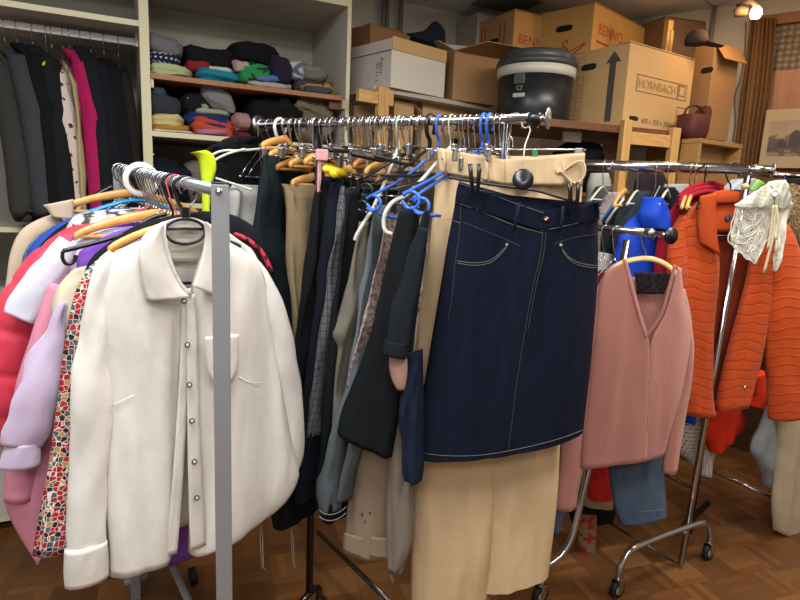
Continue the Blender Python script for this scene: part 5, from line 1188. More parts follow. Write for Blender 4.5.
wg('black_coat', 'black wool coat right of the slate tweed blazer', 'coat', [(16, 42), (32, 56), (48, 110), (54, 190)], m_bk, 93)
wg('black_coat', 'charcoal coat left of the white floral dress in the wardrobe', 'coat', [(32, 44), (46, 60), (58, 110), (64, 190)], m_bk2, 94)
wg('floral_dress', 'white dress with red floral print in the wardrobe', 'dress', [(52, 60), (58, 72), (66, 115), (71, 190)], fabric('red_floral_white', '#cdbfb4', 'floral', '#8c1f2e', '#3a3a2c', scale=1.5), 95, .085, slv=False)
wg('cream_cardigan', 'cream garment squeezed between the floral dress and the magenta coat', 'cardigan', [(63, 60), (69, 72), (77, 105), (82, 190)], fabric('cream_knit', '#b5a67c', 'knit', '#9c8e68'), 96, .02, 1.34, slv=False)
wg('magenta_coat', 'bright magenta coat in the middle of the wardrobe', 'coat', [(69, 49), (81, 64), (93, 115), (99, 190)], fabric('magenta_wool', '#a81a56'), 97, .07, amp=.004)
wg('charcoal_jacket', 'charcoal jacket directly right of the magenta coat', 'jacket', [(80, 46), (90, 64), (102, 115), (107, 190)], m_bk2, 98)
wg('navy_coat', 'dark navy coat second to the right of the magenta coat', 'coat', [(91, 56), (101, 68), (112, 110), (117, 190)], fabric('coat_navy', '#0e121b'), 99)
wg('black_coat', 'black coat next to the brown coat at the right end of the wardrobe rail', 'coat', [(104, 58), (112, 70), (122, 112), (127, 190)], m_bk, 100)
wg('brown_coat', 'dark brown coat rightmost in the wardrobe beside the side panel', 'coat', [(119, 62), (124, 76), (131, 112), (134, 190)], fabric('coat_brown', '#1e1a16'), 101, .05, 1.5)
hanger('flat', V((*WN(46, 40, 0).xy, RAILZ)), b26, 'yellow plastic hanger between the dark coats and the floral dress', .1, .16, flat('yellow_plastic', '#d8b21e', .4), 'hangers on the wardrobe rail', br=.017)
# ================================================================ FOLDED CLOTHES
def blob(x0, x1, y0, y1, b, dep, zfloor, seed, amp=.012, e=.45, lay=0, droop=0, freq=9):
    "soft heap between px columns x0..x1 and rows y0..y1 at depth b behind the cabinet front"
    pl_ = cab(0, b, 0); A = onp(x0, y1, pl_, d26); B_ = onp(x1, y1, pl_, d26); T_ = onp((x0+x1)/2, y0, pl_, d26)
    zb = min(A.z, B_.z) if zfloor is None else zfloor; a0_ = (A-C0).dot(d26); a1_ = (B_-C0).dot(d26); h = max(.012, T_.z-zb)
    cx = cab((a0_+a1_)/2, b+dep/2, zb+h/2); sx, sy, sz = (a1_-a0_)/2, dep/2, h/2; mb = MB(); rows = []
    N, Mm = 18, 36
    for i in range(N+1):
        ph = -math.pi/2+math.pi*i/N; row = []
        for j in range(Mm):
            th = 2*math.pi*j/Mm; cp = max(0, math.cos(ph))**e; sp = math.copysign(abs(math.sin(ph))**.7, math.sin(ph))
            x = math.copysign(abs(math.cos(th))**e, math.cos(th))*cp; y = math.copysign(abs(math.sin(th))**e, math.sin(th))*cp
            q = V((x*sx, y*sy, sp*sz)); nz = noise.noise_vector(V((q.x*freq+seed, q.y*freq, q.z*freq*1.6))); n2 = noise.noise_vector(V((q.x*30+seed*3, q.y*30, q.z*45))); nz = nz*1.5+V([(.5-abs(w_))*.9-.35 for w_ in n2])
            k = min(1, h/.06)
            f = 1+(.05*math.sin(q.z*2*math.pi/lay) if lay else 0)
            p = cx+d26*(q.x*f+nz.x*amp)+b26*(q.y*f+nz.y*amp)+V((0, 0, q.z+nz.z*amp*k*.8-droop*x*abs(x)*h))
            p.z = max(p.z, zb+.0008*(N-i)/N); row.append(p)
        rows.append(row)
    mb.grid(rows, None, True, 0, False, False); return mb
ZO, ZW, ZB = 1.9455, 1.7165, 1.4205
def fo(name, label, cat, x0, x1, y0, y1, b, col, seed, z=None, grp='clothes on the wooden shelf', pat=None, c2='#ffffff', dep=.26, **k):
    m = fabric('folded_'+col.strip('#')+(pat or ''), col, pat, c2, crease=.5) if pat != 'floral' else fabric('folded_'+col.strip('#')+'fl', col, pat, c2, '#c8c8d8', crease=.5)
    return tag(blob(x0, x1, y0, y1, b, dep, z, seed, **k).build(name, m), label, cat, grp)
fo('folded_green_cloth', 'pale green and white folded cloth at the bottom left of the wooden shelf', 'clothes', 149, 192, 62, 73, .02, '#aeb98a', 1, ZO, lay=.02)
fo('navy_print_shirt', 'navy top with small white print crumpled on the pale green cloth', 'clothes', 149, 183, 48, 65, .03, '#20263c', 2, None, pat='dots', c2='#c8ccd4')
fo('grey_jacket', 'grey folded jacket on top of the left pile on the wooden shelf', 'clothes', 147, 184, 33, 51, .03, '#6f6d72', 3, None, droop=.15)
fo('red_garment', 'dark red garment under the folded black coat', 'clothes', 186, 212, 58, 71, .04, '#8a2430', 4, None)
fo('teal_cloth', 'teal folded cloth with a white edge on the wooden shelf', 'clothes', 196, 240, 67, 79, .02, '#1f7f94', 5, ZO, lay=.015)
fo('white_folded_cloth', 'thin white folded cloth beneath the black coat on the wooden shelf', 'clothes', 190, 236, 64, 72, .05, '#c2c4b4', 6, None)
fo('black_coat', 'black folded coat left of the middle of the wooden shelf', 'clothes', 183, 240, 45, 68, .05, '#121417', 7, None, dep=.3, amp=.02)
fo('green_shirt', 'bright green top with dark pattern in the middle of the wooden shelf', 'clothes', 239, 276, 62, 80, .02, '#2c8a4c', 8, ZO, pat='blot', c2='#183424')
fo('pink_cloth', 'pale pink crumpled cloth between the black garments on the wooden shelf', 'clothes', 235, 252, 57, 71, .02, '#b0988e', 9, None)
fo('black_jumper', 'large black jumper draped highest on the wooden shelf', 'clothes', 232, 285, 41, 66, .05, '#0f1114', 10, None, dep=.3, amp=.022)
fo('lilac_cloth', 'thin pale lilac cloth lying flat under the blue one on the wooden shelf', 'clothes', 247, 293, 78, 86, .015, '#a8a0a8', 11, ZO)
fo('blue_cloth', 'thin blue folded cloth below the green top', 'clothes', 252, 288, 73, 81, .01, '#56709c', 12, None)
fo('navy_purple_trousers', 'navy purple garment hanging over the right edge of the black jumper', 'clothes', 272, 291, 55, 82, .005, '#231f33', 13, None, dep=.1)
fo('dark_grey_cloth', 'dark grey folded cloth under the mottled bundle on the wooden shelf', 'clothes', 293, 330, 78, 89, .03, '#3c3f44', 14, ZO+.004)
fo('floral_bundle', 'rolled white bundle with blue-grey print near the right end of the wooden shelf', 'clothes', 287, 307, 59, 78, .03, '#bdbcb8', 15, None, pat='blot', c2='#586080', dep=.15)
fo('beige_roll', 'grey-beige crumpled garment in the right corner of the wooden shelf', 'clothes', 300, 328, 62, 80, .10, '#7f7b6e', 16, None, amp=.02)
fo('mustard_sweater', 'mustard yellow folded sweater at the right end of the wooden shelf', 'clothes', 299, 339, 81, 97, .02, '#b07f22', 17, ZO, lay=.02)
fo('slate_cloth', 'slate blue cloth tucked in front of the mustard sweater', 'clothes', 305, 334, 86, 97, -.005, '#3f4a5a', 18, ZO, dep=.05)
g2 = 'clothes on the upper white shelf'
fo('white_folded_cloth', 'cream white cloth at the bottom left of the upper white shelf', 'clothes', 150, 197, 129, 137, .01, '#cfc8ac', 21, ZW, g2)
fo('ochre_cloth', 'ochre folded cloth below the pale yellow one on the upper white shelf', 'clothes', 149, 193, 122, 131, .02, '#ab7732', 22, None, g2)
fo('pale_yellow_cloth', 'pale yellow folded cloth under the charcoal pile', 'clothes', 149, 186, 112, 127, .015, '#c9bb84', 23, None, g2, lay=.03)
fo('charcoal_sweater', 'charcoal folded sweater on the left pile of the upper white shelf', 'clothes', 148, 182, 93, 116, .02, '#33373c', 24, None, g2)
fo('slate_sweater', 'slate cloth with pointed corner on top of the charcoal sweater', 'clothes', 148, 168, 83, 96, .02, '#3a444c', 25, None, g2, droop=.25)
fo('pink_folded_cloth', 'rose pink folded cloth below the orange sweater', 'clothes', 196, 232, 128, 138, .01, '#b06f80', 26, ZW, g2)
fo('orange_sweater', 'orange-red folded sweater with curved stack edge on the upper white shelf', 'clothes', 192, 239, 117, 137, .03, '#b84a30', 27, None, g2, lay=.018, droop=.2)
fo('navy_sweater', 'navy blue folded sweater lying over the orange-red one', 'clothes', 184, 237, 112, 128, .04, '#1f3162', 28, None, g2, lay=.02, droop=.15)
fo('white_lace_cloth', 'narrow whitish cloth on top of the navy sweater', 'clothes', 195, 232, 108, 114, .04, '#9aa088', 29, None, g2)
fo('black_floral_cloth', 'black cloth with small pale flowers above the navy sweater', 'clothes', 181, 214, 91, 113, .05, '#15171a', 30, None, g2, pat='floral', c2='#8a8a80')
fo('grey_roll', 'light grey rolled garment arched on top of the middle pile', 'clothes', 204, 238, 84, 110, .04, '#7e7d7c', 31, None, g2, dep=.16, droop=.35)
fo('dusty_pink_bundle', 'dusty pink crumpled bundle at the middle of the upper white shelf', 'clothes', 235, 254, 111, 133, .01, '#a07c76', 32, None, g2, amp=.018)
fo('dark_red_cloth', 'dark red folded cloth under the dusty pink bundle', 'clothes', 236, 254, 131, 140, .01, '#6a2030', 33, ZW, g2)
fo('black_heap', 'wide black heap of clothes right of the dusty pink bundle', 'clothes', 250, 305, 92, 140, .02, '#101215', 34, ZW, g2, dep=.4, amp=.03)
fo('taupe_jacket', 'taupe crumpled jacket in the right corner of the upper white shelf', 'clothes', 296, 333, 94, 140, .04, '#736a56', 35, ZW, g2, dep=.3, amp=.03)
g3 = 'clothes on the lower white shelf'
fo('navy_heap', 'dark navy heap of clothes low behind the left rack rail', 'clothes', 151, 197, 160, 200, .02, '#10151f', 36, ZB, g3, dep=.4, amp=.03, droop=.25)
fo('greige_cloth', 'grey-beige cloth beside the navy heap behind the yellow vest', 'clothes', 188, 210, 160, 200, .03, '#6f6c60', 37, ZB, g3, dep=.3, amp=.02)
fo('dark_heap', 'black heap of clothes low in the cabinet behind the middle rack', 'clothes', 215, 335, 152, 200, .05, '#0f1114', 38, ZB, g3, dep=.4, amp=.03)
# blue garment sticking out of the white box
q = KW.c+KW.ux*KW.w*.75+KW.uy*.1+V((0, 0, KW.h*.8))
mb = MB(); L = [(408, 37), (420, 37), (436, 22)]; 
sheet(mb, [(406, 35), (414, 34), (424, 32), (431, 24), (435, 22)], [(408, 39), (418, 42), (430, 48), (441, 52), (444, 46)], q, KW.ux, 0, 18, 12, .012, 20, 5, bulge=.03)
tag(mb.build('navy_garment', fabric('navy_cotton', '#18222f'), solid=.012), 'dark navy garment draped over the edge of the white box', 'clothes')
# ================================================================ RIGHT RACKS
Q2 = onz(773, 170, 1.65); Q1 = onz(590, 165, 1.65); dR = (Q2-Q1).normalized(); pR = V((-dR.y, dR.x, 0)); Q0 = Q1-dR*.25
def barR(px): return onp(px, 165, Q1, dR)
def bR(px): q = barR(px); q.z = 1.65; return q
rr_ = thing('garment_rack', V((Q2.x, Q2.y, 0)), 'chrome garment rack with thick rail and slanting pole carrying the orange quilted jacket', 'rack')
sl_ = bR(748)
mb = MB(); mb.tube([Q0, sl_], .0205, 24); mb.build('rail', m_chrome, rr_)
mb = MB(); mb.tube([sl_-dR*.01, Q2], .0165, 20); mb.build('extension_rail', m_chrome, rr_)
mb = MB(); mb.lathe(Q2-dR*.002, [(0, -.002), (.025, -.001), (.0265, .001), (.0265, .004), (0, .004)], 30, axis=dR); mb.build('end_disc', m_steel, rr_)
pb, pt_ = onz(681, 564, .02), at(754, 182, 2.235); pt_ = pb+(at(735, 250, pb.y)-pb)*(1.63/(at(735, 250, pb.y).z))
mb = MB(); mb.tube([pb, pt_], .0125, 20); mb.build('pole', m_chrome, rr_)
c1, c2 = onz(617, 590, .03), onz(708, 553, .03)
def arch(a, b, h, n=.08):
    d = (b-a); d.z = 0; L = d.length; d.normalize()
    z = V((0, 0, 1)); a0_ = V((a.x, a.y, .085)); b0_ = V((b.x, b.y, .085))
    P = [a0_, a0_+z*(h-.085-n), a0_+z*(h-.085-n*.3)+d*n*.35, a0_+z*(h-.085)+d*n, b0_+z*(h-.085)-d*n, b0_+z*(h-.085-n*.3)-d*n*.35, b0_+z*(h-.085-n), b0_]
    return smooth_poly(P, 3)
mb = MB(); mb.tube(arch(c1, c2, .2), .0135, 20); mb.build('foot', m_chrome, rr_)
def caster(p, par, ax, lab=None):
    mb = MB(); c = V((p.x, p.y, .036)); ax = ax.normalized()
    mb.lathe(c-ax*.011, [(.020, 0), (.033, 0), (.036, .004), (.036, .018), (.033, .022), (.020, .022)], 28, axis=ax); w_ = mb.build('caster_wheel', m_dark, par)
    mb = MB(); mb.lathe(c-ax*.013, [(0, 0), (.019, 0), (.02, .003), (.02, .023), (.019, .026), (0, .026)], 24, axis=ax); mb.build('hub', flat('hub_grey', '#9a978f', .4), w_)
    mb = MB(); az = math.atan2(ax.y, ax.x)
    for s_ in (-1, 1): mb.box(c+ax*.0165*s_+V((0, 0, .02)), (.002, .03, .05), az)
    mb.box(c+V((0, 0, .046)), (.036, .036, .004), az); mb.tube([c+V((0, 0, .048)), c+V((0, 0, .06))], .011, 12); mb.build('caster_fork', m_chrome, par, False, bevel=.001)
for c in (c1, c2): caster(c, rr_, V((.55, -.83, 0)))
mb = MB(); mb.tube([pb+V((.02, .02, .14)), pb+V((-.02, -.02, .16))], .009, 10); mb.build('clamp', m_chrome, rr_)
# rails near the floor and a black pole behind
o = thing('garment_rack', onz(690, 520, 0), 'black pole rack standing behind the slanting chrome pole, with low chrome rails', 'rack')
mb = MB(); mb.tube([at(689, 535, 2.5), at(704, 430, 2.5), at(728, 250, 2.5)], .014, 12); mb.build('pole', m_black, o)
mb = MB(); mb.tube([at(668, 540, 2.45), at(708, 503, 2.65)], .014, 12); mb.build('foot', m_black, o)
mb = MB(); mb.tube([onz(676, 455, .11), onz(781, 501, .11)], .010, 14); mb.build('lower_rail', m_chrome, o)
mb = MB(); mb.tube([onz(580, 505, .06), onz(676, 563, .03)], .006, 10); mb.build('lower_rail', flat('dark_chrome', '#5a5654', .25, 1), o)
mb = MB(); mb.tube([onz(640, 462, .11), onz(690, 487, .11)], .008, 10); mb.build('lower_rail', MATS['dark_chrome'], o)
# far rack behind
B1, B2 = at(752, 173.5, 2.9), at(830, 178, 2.8); o = thing('garment_rack', V((B2.x, B2.y, 0)), 'chrome rail of a farther rack at the right edge beside the fur collar', 'rack')
mb = MB(); mb.tube([B1, B2], .016, 16); mb.build('rail', m_chrome, o)
mb = MB(); mb.tube([B2-V((0, 0, .016)), V((B2.x, B2.y, 0))], .0125, 12); mb.build('pole', m_chrome, o)
GRR = 'clothes on the thick-railed right rack'
dJ = V((.85, .52, 0)).normalized()
def rg(name, label, cat, L, Rr, Y, m, seed, T=.04, amp=.006, d=dJ, px0=None, grp=GRR, **k):
    px0 = px0 or (L[0][0]+Rr[0][0])/2; p0 = at(px0, 200, Y); p0.z = 0; mb = MB(); shell(mb, L, Rr, p0, d, T, 36, 18, amp, 22, seed, 0, 0, True, cap=True, **k)
    return tag(mb.build(name, m), label, cat, grp), p0
rg('pale_grey_jacket', 'pale grey-green jacket leftmost under the right rail', 'jacket', [(594, 173), (589, 182), (587, 210), (590, 330)], [(604, 173), (609, 182), (611, 205), (612, 330)], 2.62, fabric('pale_sage', '#a9aca4'), 111)
rg('grey_hoodie', 'dark grey hooded top beside the pale grey jacket', 'top', [(599, 187), (594, 198), (592, 220), (594, 330)], [(607, 186), (611, 196), (614, 220), (616, 330)], 2.54, fabric('mid_grey_jersey', '#505158'), 112)
rg('pale_pink_cardigan', 'pale pinkish cardigan behind the blue-striped jacket', 'cardigan', [(609, 192), (602, 205), (599, 225), (599, 330)], [(616, 192), (620, 202), (622, 220), (622, 330)], 2.47, fabric('pale_blush', '#bfb0ae'), 113)
o, p0 = rg('striped_track_jacket', 'dark jacket with blue and white shoulder stripes under the right rail', 'jacket', [(620, 199), (608, 213), (601, 226), (601, 330)], [(628, 200), (634, 212), (636, 226), (636, 330)], 2.40, fabric('ink_cloth', '#262d36'), 114)
nJ = V((dJ.y, -dJ.x, 0))
for P, c, nm in ([((620, 198), (611, 208), (602, 221)), '#2f6fb0', 'blue_stripe'], [((624, 199), (615, 210), (606, 223)), '#c9ccd2', 'white_stripe']):
    mb = MB(); mb.tube([onp(x, y, p0+nJ*.042, dJ) for x, y in P], .008, 8, flatz=.4); mb.build(nm, flat(nm, c, .8), o)
rg('slate_jacket', 'dark slate jacket between the striped jacket and the blue hooded jacket', 'jacket', [(633, 192), (622, 205), (612, 226), (612, 330)], [(648, 190), (654, 200), (656, 220), (654, 330)], 2.36, fabric('dark_slate', '#2a3238'), 115)
o, p0 = rg('black_track_jacket', 'black jacket with two white shoulder stripes left of the red garments', 'jacket', [(657, 187), (648, 198), (643, 215), (642, 330)], [(670, 187), (678, 194), (682, 210), (684, 330)], 2.44, fabric('black_tricot', '#16191d'), 116)
for P in (((660, 186), (657, 192), (653, 200)), ((668, 189), (664, 196), (660, 204))):
    mb = MB(); mb.tube([onp(x, y, p0+nJ*.044, dJ) for x, y in P], .0045, 8, flatz=.5); mb.build('white_stripe', flat('white_stripe', '#c9ccd2', .8), o)
m_rb = fabric('bright_royal_blue', '#1a48c4', rough=.6, crease=.5)
o, p0 = rg('blue_hooded_jacket', 'royal blue hooded jacket above the low rail end', 'jacket', [(645, 210), (632, 219), (622, 228), (614, 255), (610, 320)], [(660, 206), (664, 222), (662, 250), (660, 320)], 2.26, m_rb, 117)
mb = MB(); shell(mb, [(650, 197), (645, 206), (640, 216), (643, 228)], [(655, 197), (661, 206), (666, 222), (667, 230)], p0, dJ, .05, 16, 14, .008, 26, 118, 0, .05, True, cap=True); mb.build('hood', m_rb, o)
m_rd = fabric('crimson_knit', '#96142a', crease=.5)
o, p0 = rg('red_sweater', 'crimson red sweater with thick collar left of the orange quilted jacket', 'sweater', [(700, 186), (684, 194), (672, 208), (662, 222), (655, 250), (652, 320)], [(718, 188), (724, 200), (715, 230), (700, 320)], 2.34, m_rd, 119)
for k_ in range(3):
    mb = MB(); mb.tube(smooth_poly([onp(x, y-k_*4, p0+nJ*(.05-k_*.01), dJ) for x, y in ((679, 206), (688, 197), (700, 192), (714, 191), (722, 194))], 2), .010, 10); mb.build('collar_fold', m_rd, o)
rg('red_shirt', 'red shirt showing below the low rail between the blue jacket and the orange jacket', 'shirt', [(640, 240), (636, 262), (634, 300)], [(662, 236), (672, 262), (674, 300)], 2.42, fabric('red_cotton', '#b02036'), 120)
rg('pale_blue_garment', 'pale blue and white striped garment behind the red sweater', 'garment', [(735, 180), (722, 190), (720, 220)], [(750, 178), (752, 192), (752, 230)], 2.5, fabric('pale_blue_stripe', '#aeb4bc', 'stripes', '#8f98a6'), 121)
rg('white_blouse', 'white blouse piece sticking out between the black jacket and the crimson sweater', 'blouse', [(668, 184), (664, 192), (668, 205)], [(684, 184), (688, 192), (684, 210)], 2.52, fabric('dull_white', '#b4b4b0'), 122)
rg('purple_brown_jacket', 'dark plum jacket behind the hooks right of the pine post', 'jacket', [(640, 174), (634, 184), (634, 220)], [(660, 174), (668, 186), (668, 230)], 2.68, fabric('dark_plum', '#2c2028'), 123)
GRH = 'hangers on the thick right rail'
def hr_(kind, px, lab, drop=.09, w=.19, mat=None, perp=None, **k): return hanger(kind, bR(px), perp or dJ.cross(V((0, 0, 1)))*0+V((.5, .86, 0)).normalized(), lab, drop, w, mat, GRH, br=.0205, **{'hr': (.029, .0018), **k})
hr_('wood', 628, 'wooden hanger upright in front of the dark striped jacket', .10)
hr_('wood', 692, 'left of two close wooden hangers behind the crimson sweater', .095)
hr_('wood', 697, 'right of two close wooden hangers behind the crimson sweater', .095)
hr_('flat', 640, 'white plastic hanger carrying the slate jacket', .09, mat=mmk)
hr_('flat', 605, 'white plastic hanger nearest the denim skirt under the right rail', .08, mat=mmk)
hr_('flat', 670, 'white plastic hanger left of the two wooden hangers', .085, mat=mmk)
hr_('wire', 613, 'thin wire hanger on the right rail above the pale pink cardigan', .08)
hr_('wire', 658, 'thin wire hanger hooking the right rail above the black track jacket', .08)
hr_('flat', 707, 'dark hanger with black hook carrying the crimson sweater', .09, mat=m_black, hookm=m_black, hr=(.030, .0028))
# ---- orange quilted jacket (hero)
J0 = bR(734); dO = V((.97, .1, 0)).normalized(); nO = V((dO.y, -dO.x, 0)); JP = J0+nO*.02
m_or = fabric('orange_quilted', '#c24c18', 'quilt', '#9a3a12', rough=.6, crease=.3, sheen=.1)
m_ol = fabric('rust_lining', '#8e3a1e', crease=.5)
oj = thing('quilted_jacket', J0-V((0, 0, .1)), 'orange quilted jacket hanging open around the slanting chrome pole', 'jacket', GRR)
def OS(L, Rr, nm, T=.03, off=0, seed=1, m=m_or, amp=.005, back=False, nr=40, **k):
    mb = MB(); shell(mb, L, Rr, JP, dO, T, nr, 22, amp, 26, seed, 0, off, back, **k); return mb.build(nm, m, oj, solid=.004)
OS([(700, 205), (690, 230), (690, 300), (696, 404)], [(760, 205), (764, 240), (764, 300), (756, 396)], 'back_lining', -.01, -.045, 131, m_ol, .004)
ST([(706, 196), (712, 215), (714, 232)], [(745, 196), (744, 215), (742, 232)], 'inner_yoke', m=fabric('orange_cloth', '#b84a1e'), par=oj, p0=JP, d=dO, off=-.03, nr=10, nc=12, solid=.002)
OS([(698, 202), (684, 214), (675, 225), (671, 250), (672, 300), (677, 350), (680, 412)], [(700, 196), (712, 225), (718, 260), (716, 290), (711, 340), (710, 386), (714, 416)], 'left_front', .04, .012, 132, power=.4)
OS([(752, 200), (752, 240), (748, 272), (738, 310), (727, 350), (718, 388), (715, 410)], [(770, 205), (778, 240), (774, 300), (765, 335), (757, 372), (747, 405)], 'right_front', .035, .012, 133, power=.4)
mb = MB(); limb(mb, [(684, 216), (676, 240), (675, 280), (678, 320), (683, 360), (686, 400)], [4, 10, 11, 11, 10, 9], JP, dO, .03, 50, 20, .7, .006, 26, 134); mb.build('sleeve', m_or, oj)
mb = MB(); limb(mb, [(768, 216), (779, 236), (784, 280), (787, 330), (788, 380), (787, 417)], [4, 17, 22, 23, 21, 18], JP, dO, .02, 60, 24, .6, .007, 26, 135); mb.build('sleeve', m_or, oj)
ST([(700, 196), (697, 215), (698, 232), (700, 243)], [(716, 192), (715, 215), (717, 240), (720, 256)], 'collar', m=fabric('orange_cloth', '#c04e1c'), par=oj, p0=JP, d=dO, off=.06, nr=16, nc=10, bulge=.01, solid=.006)
ST([(713, 192), (728, 189), (746, 191)], [(714, 204), (728, 203), (744, 203)], 'collar', m=MATS['orange_cloth'], par=oj, p0=JP, d=dO, off=-.02, nr=16, nc=8, bulge=.006, solid=.006)
mb = MB(); mb.lathe(onp(728, 218, JP-nO*.026, dO), [(0, 0), (.013, 0), (.012, .0006), (0, .0007)], 20, axis=nO); tag(mb.build('neck_label', flat('navy_label', '#1f2a55', .7), oj), 'small navy blue neck label', None)
mb = MB(); mb.lathe(onp(745, 387, JP+nO*.05, dO), [(0, 0), (.006, 0), (.006, .003), (0, .004)], 14, axis=nO); mb.build('snap', m_steel, oj)
hg = thing('plastic_hanger', J0-V((0, 0, .08)), 'dark brown hanger with wide hook inside the orange quilted jacket', 'hanger', GRH)
mdk = flat('dark_brown_plastic', '#1c1412', .35)
mb = MB(); mb.tube(hook_path(J0, dO, .08, br=.0205, r=.030), .003, 10); mb.build('hook', mdk, hg)
mb = MB(); mb.tube(smooth_poly([onp(x, y, J0, dO) for x, y in ((714, 208), (717, 196), (728, 191), (742, 191), (752, 197), (756, 206))], 2), .006, 10); mb.build('neck_bar', mdk, hg)
mb = MB(); mb.tube([onp(x, y, J0-nO*.01, dO) for x, y in ((700, 236), (730, 236), (760, 237))], .004, 8); mb.build('crossbar', mdk, hg)
# ---- lace piece
def lace_mat(nm='white_lace', dens=.5, sc_=90):
    t = NT(nm); uv = t.uv(); vo = t.n('ShaderNodeTexVoronoi', {'Vector': uv, 'Scale': sc_*3.2}, feature='DISTANCE_TO_EDGE'); n = t.noise(uv, sc_*.35, 3)
    a = t.math('MAXIMUM', t.math('LESS_THAN', vo.outputs[0], .12), t.math('GREATER_THAN', n.outputs[0], dens))
    t.base(lin('#d9dacb')); t.b.inputs['Roughness'].default_value = .9
    tr_ = t.n('ShaderNodeBsdfTransparent'); mx = t.n('ShaderNodeMixShader', {0: t.math('MULTIPLY_ADD', a, .5, .42)})
    t.t.links.new(tr_.outputs[0], mx.inputs[1]); t.t.links.new(t.b.outputs[0], mx.inputs[2]); t.t.links.new(mx.outputs[0], t.t.nodes['Material Output'].inputs[0]); return t.m
m_lace = lace_mat(); m_lace2 = lace_mat('dense_lace', .42, 70); m_emb = fabric('lace_thread', '#e0e0d4', crease=.3)
E0 = bR(765)+nO*.13; le = thing('lace_scarf', E0, 'white lace piece with ribbons and button draped over the orange jacket shoulder', 'lace')
def LS(L, Rr, nm, m, off, **k): return ST(L, Rr, nm, m=m, par=le, p0=E0, d=dO, off=off, solid=k.pop('solid', .0012), **k)
LS([(738, 202), (733, 220), (728, 241), (740, 253), (755, 264)], [(772, 205), (775, 218), (770, 232), (763, 248), (756, 265)], 'left_lace_panel', m_lace, .0, nr=26, nc=20, amp=.006, ff=40)
LS([(775, 200), (775, 225), (772, 250), (774, 271)], [(791, 203), (790, 222), (786, 243), (776, 272)], 'right_lace_panel', m_lace2, .005, nr=30, nc=24, amp=.016, ff=70)
LS([(735, 205), (748, 196), (760, 188), (770, 182)], [(737, 208), (752, 208), (768, 207), (777, 203)], 'folded_lace', m_lace2, .02, nr=22, nc=20, amp=.012, ff=60, bulge=.004, solid=.0015)
LS([(770, 182), (776, 180), (784, 180)], [(776, 206), (784, 210), (792, 205)], 'folded_lace', m_lace2, .024, nr=22, nc=20, amp=.016, ff=60, bulge=.006, solid=.0015)
def leafc(cx, cy, a, w_, ang): return [onp(cx+a*math.cos(t)*math.cos(ang)-w_*math.sin(t)*abs(math.sin(t/2+.3))*math.sin(ang), cy+a*math.cos(t)*math.sin(ang)+w_*math.sin(t)*math.cos(ang), E0+nO*.006, dO) for t in [2*math.pi*i/24 for i in range(24)]]
for k_, (cx, cy, a, w_, ang) in enumerate([(748, 214, 8, 4.5, .6), (757, 220, 8, 4, 2.2), (741, 226, 7, 4, 1.1), (751, 231, 8, 4.5, 2.5), (762, 212, 7, 4, 1.4), (739, 240, 7, 3.5, .3), (750, 245, 8, 4, 2.0), (760, 238, 7, 3.5, 1.8), (754, 256, 6, 3, 1.3), (768, 224, 6, 3, 1.7)]):
    mb = MB(); mb.tube(leafc(cx, cy, a, w_, ang), .0019, 6, closed=True); mb.tube(leafc(cx, cy, a*.55, w_*.5, ang), .0014, 6, closed=True); mb.build('embroidered_leaf', m_emb, le)
mb = MB(); P = [(738, 204), (735, 211), (734, 218), (731, 223), (731, 231), (728, 236), (728, 242), (733, 245), (736, 251), (742, 253), (745, 259), (751, 260), (755, 265), (758, 257), (762, 252), (764, 244), (769, 238)]
mb.tube(smooth_poly([onp(x, y, E0+nO*.005, dO) for x, y in P], 2), .0022, 6); mb.build('scalloped_edge', m_emb, le)
for P in (((774, 205), (772, 225), (768, 249)), ((775, 206), (774, 235), (764, 273)), ((776, 205), (779, 225), (776, 240))):
    mb = MB(); sheet(mb, [(x-1.4, y) for x, y in P], [(x+1.4, y) for x, y in P], E0, dO, .034, 14, 3); mb.build('ribbon', fabric('cream_ribbon', '#d6cfae', rough=.5), le, solid=.0008)
mb = MB(); qb = onp(774, 193, E0+nO*.045, dO); mb.lathe(qb, [(0, 0), (.014, 0), (.015, .004), (.010, .006), (.008, .004), (0, .005)], 18, axis=nO); mb.build('covered_button', m_emb, le)
mb = MB(); sheet(mb, [(748, 191), (752, 184), (757, 179)], [(757, 192), (763, 188), (766, 185)], E0, dO, -.03, 8, 8, .004, bulge=.01)
tag(mb.build('green_leaf', flat('leaf_green', '#6f9a4c', .5), solid=.002), 'small green cloth leaf above the lace piece', 'leaf')
mb = MB(); mb.lathe(onp(745, 187, E0-nO*.03, dO)-V((0, 0, .01)), [(0, 0), (.012, .004), (.014, .012), (.010, .02), (0, .023)], 16)
tag(mb.build('pale_yellow_bead', flat('pale_yellow_bead', '#b8ae7c', .5)), 'small pale yellow ball left of the green leaf', 'ornament')
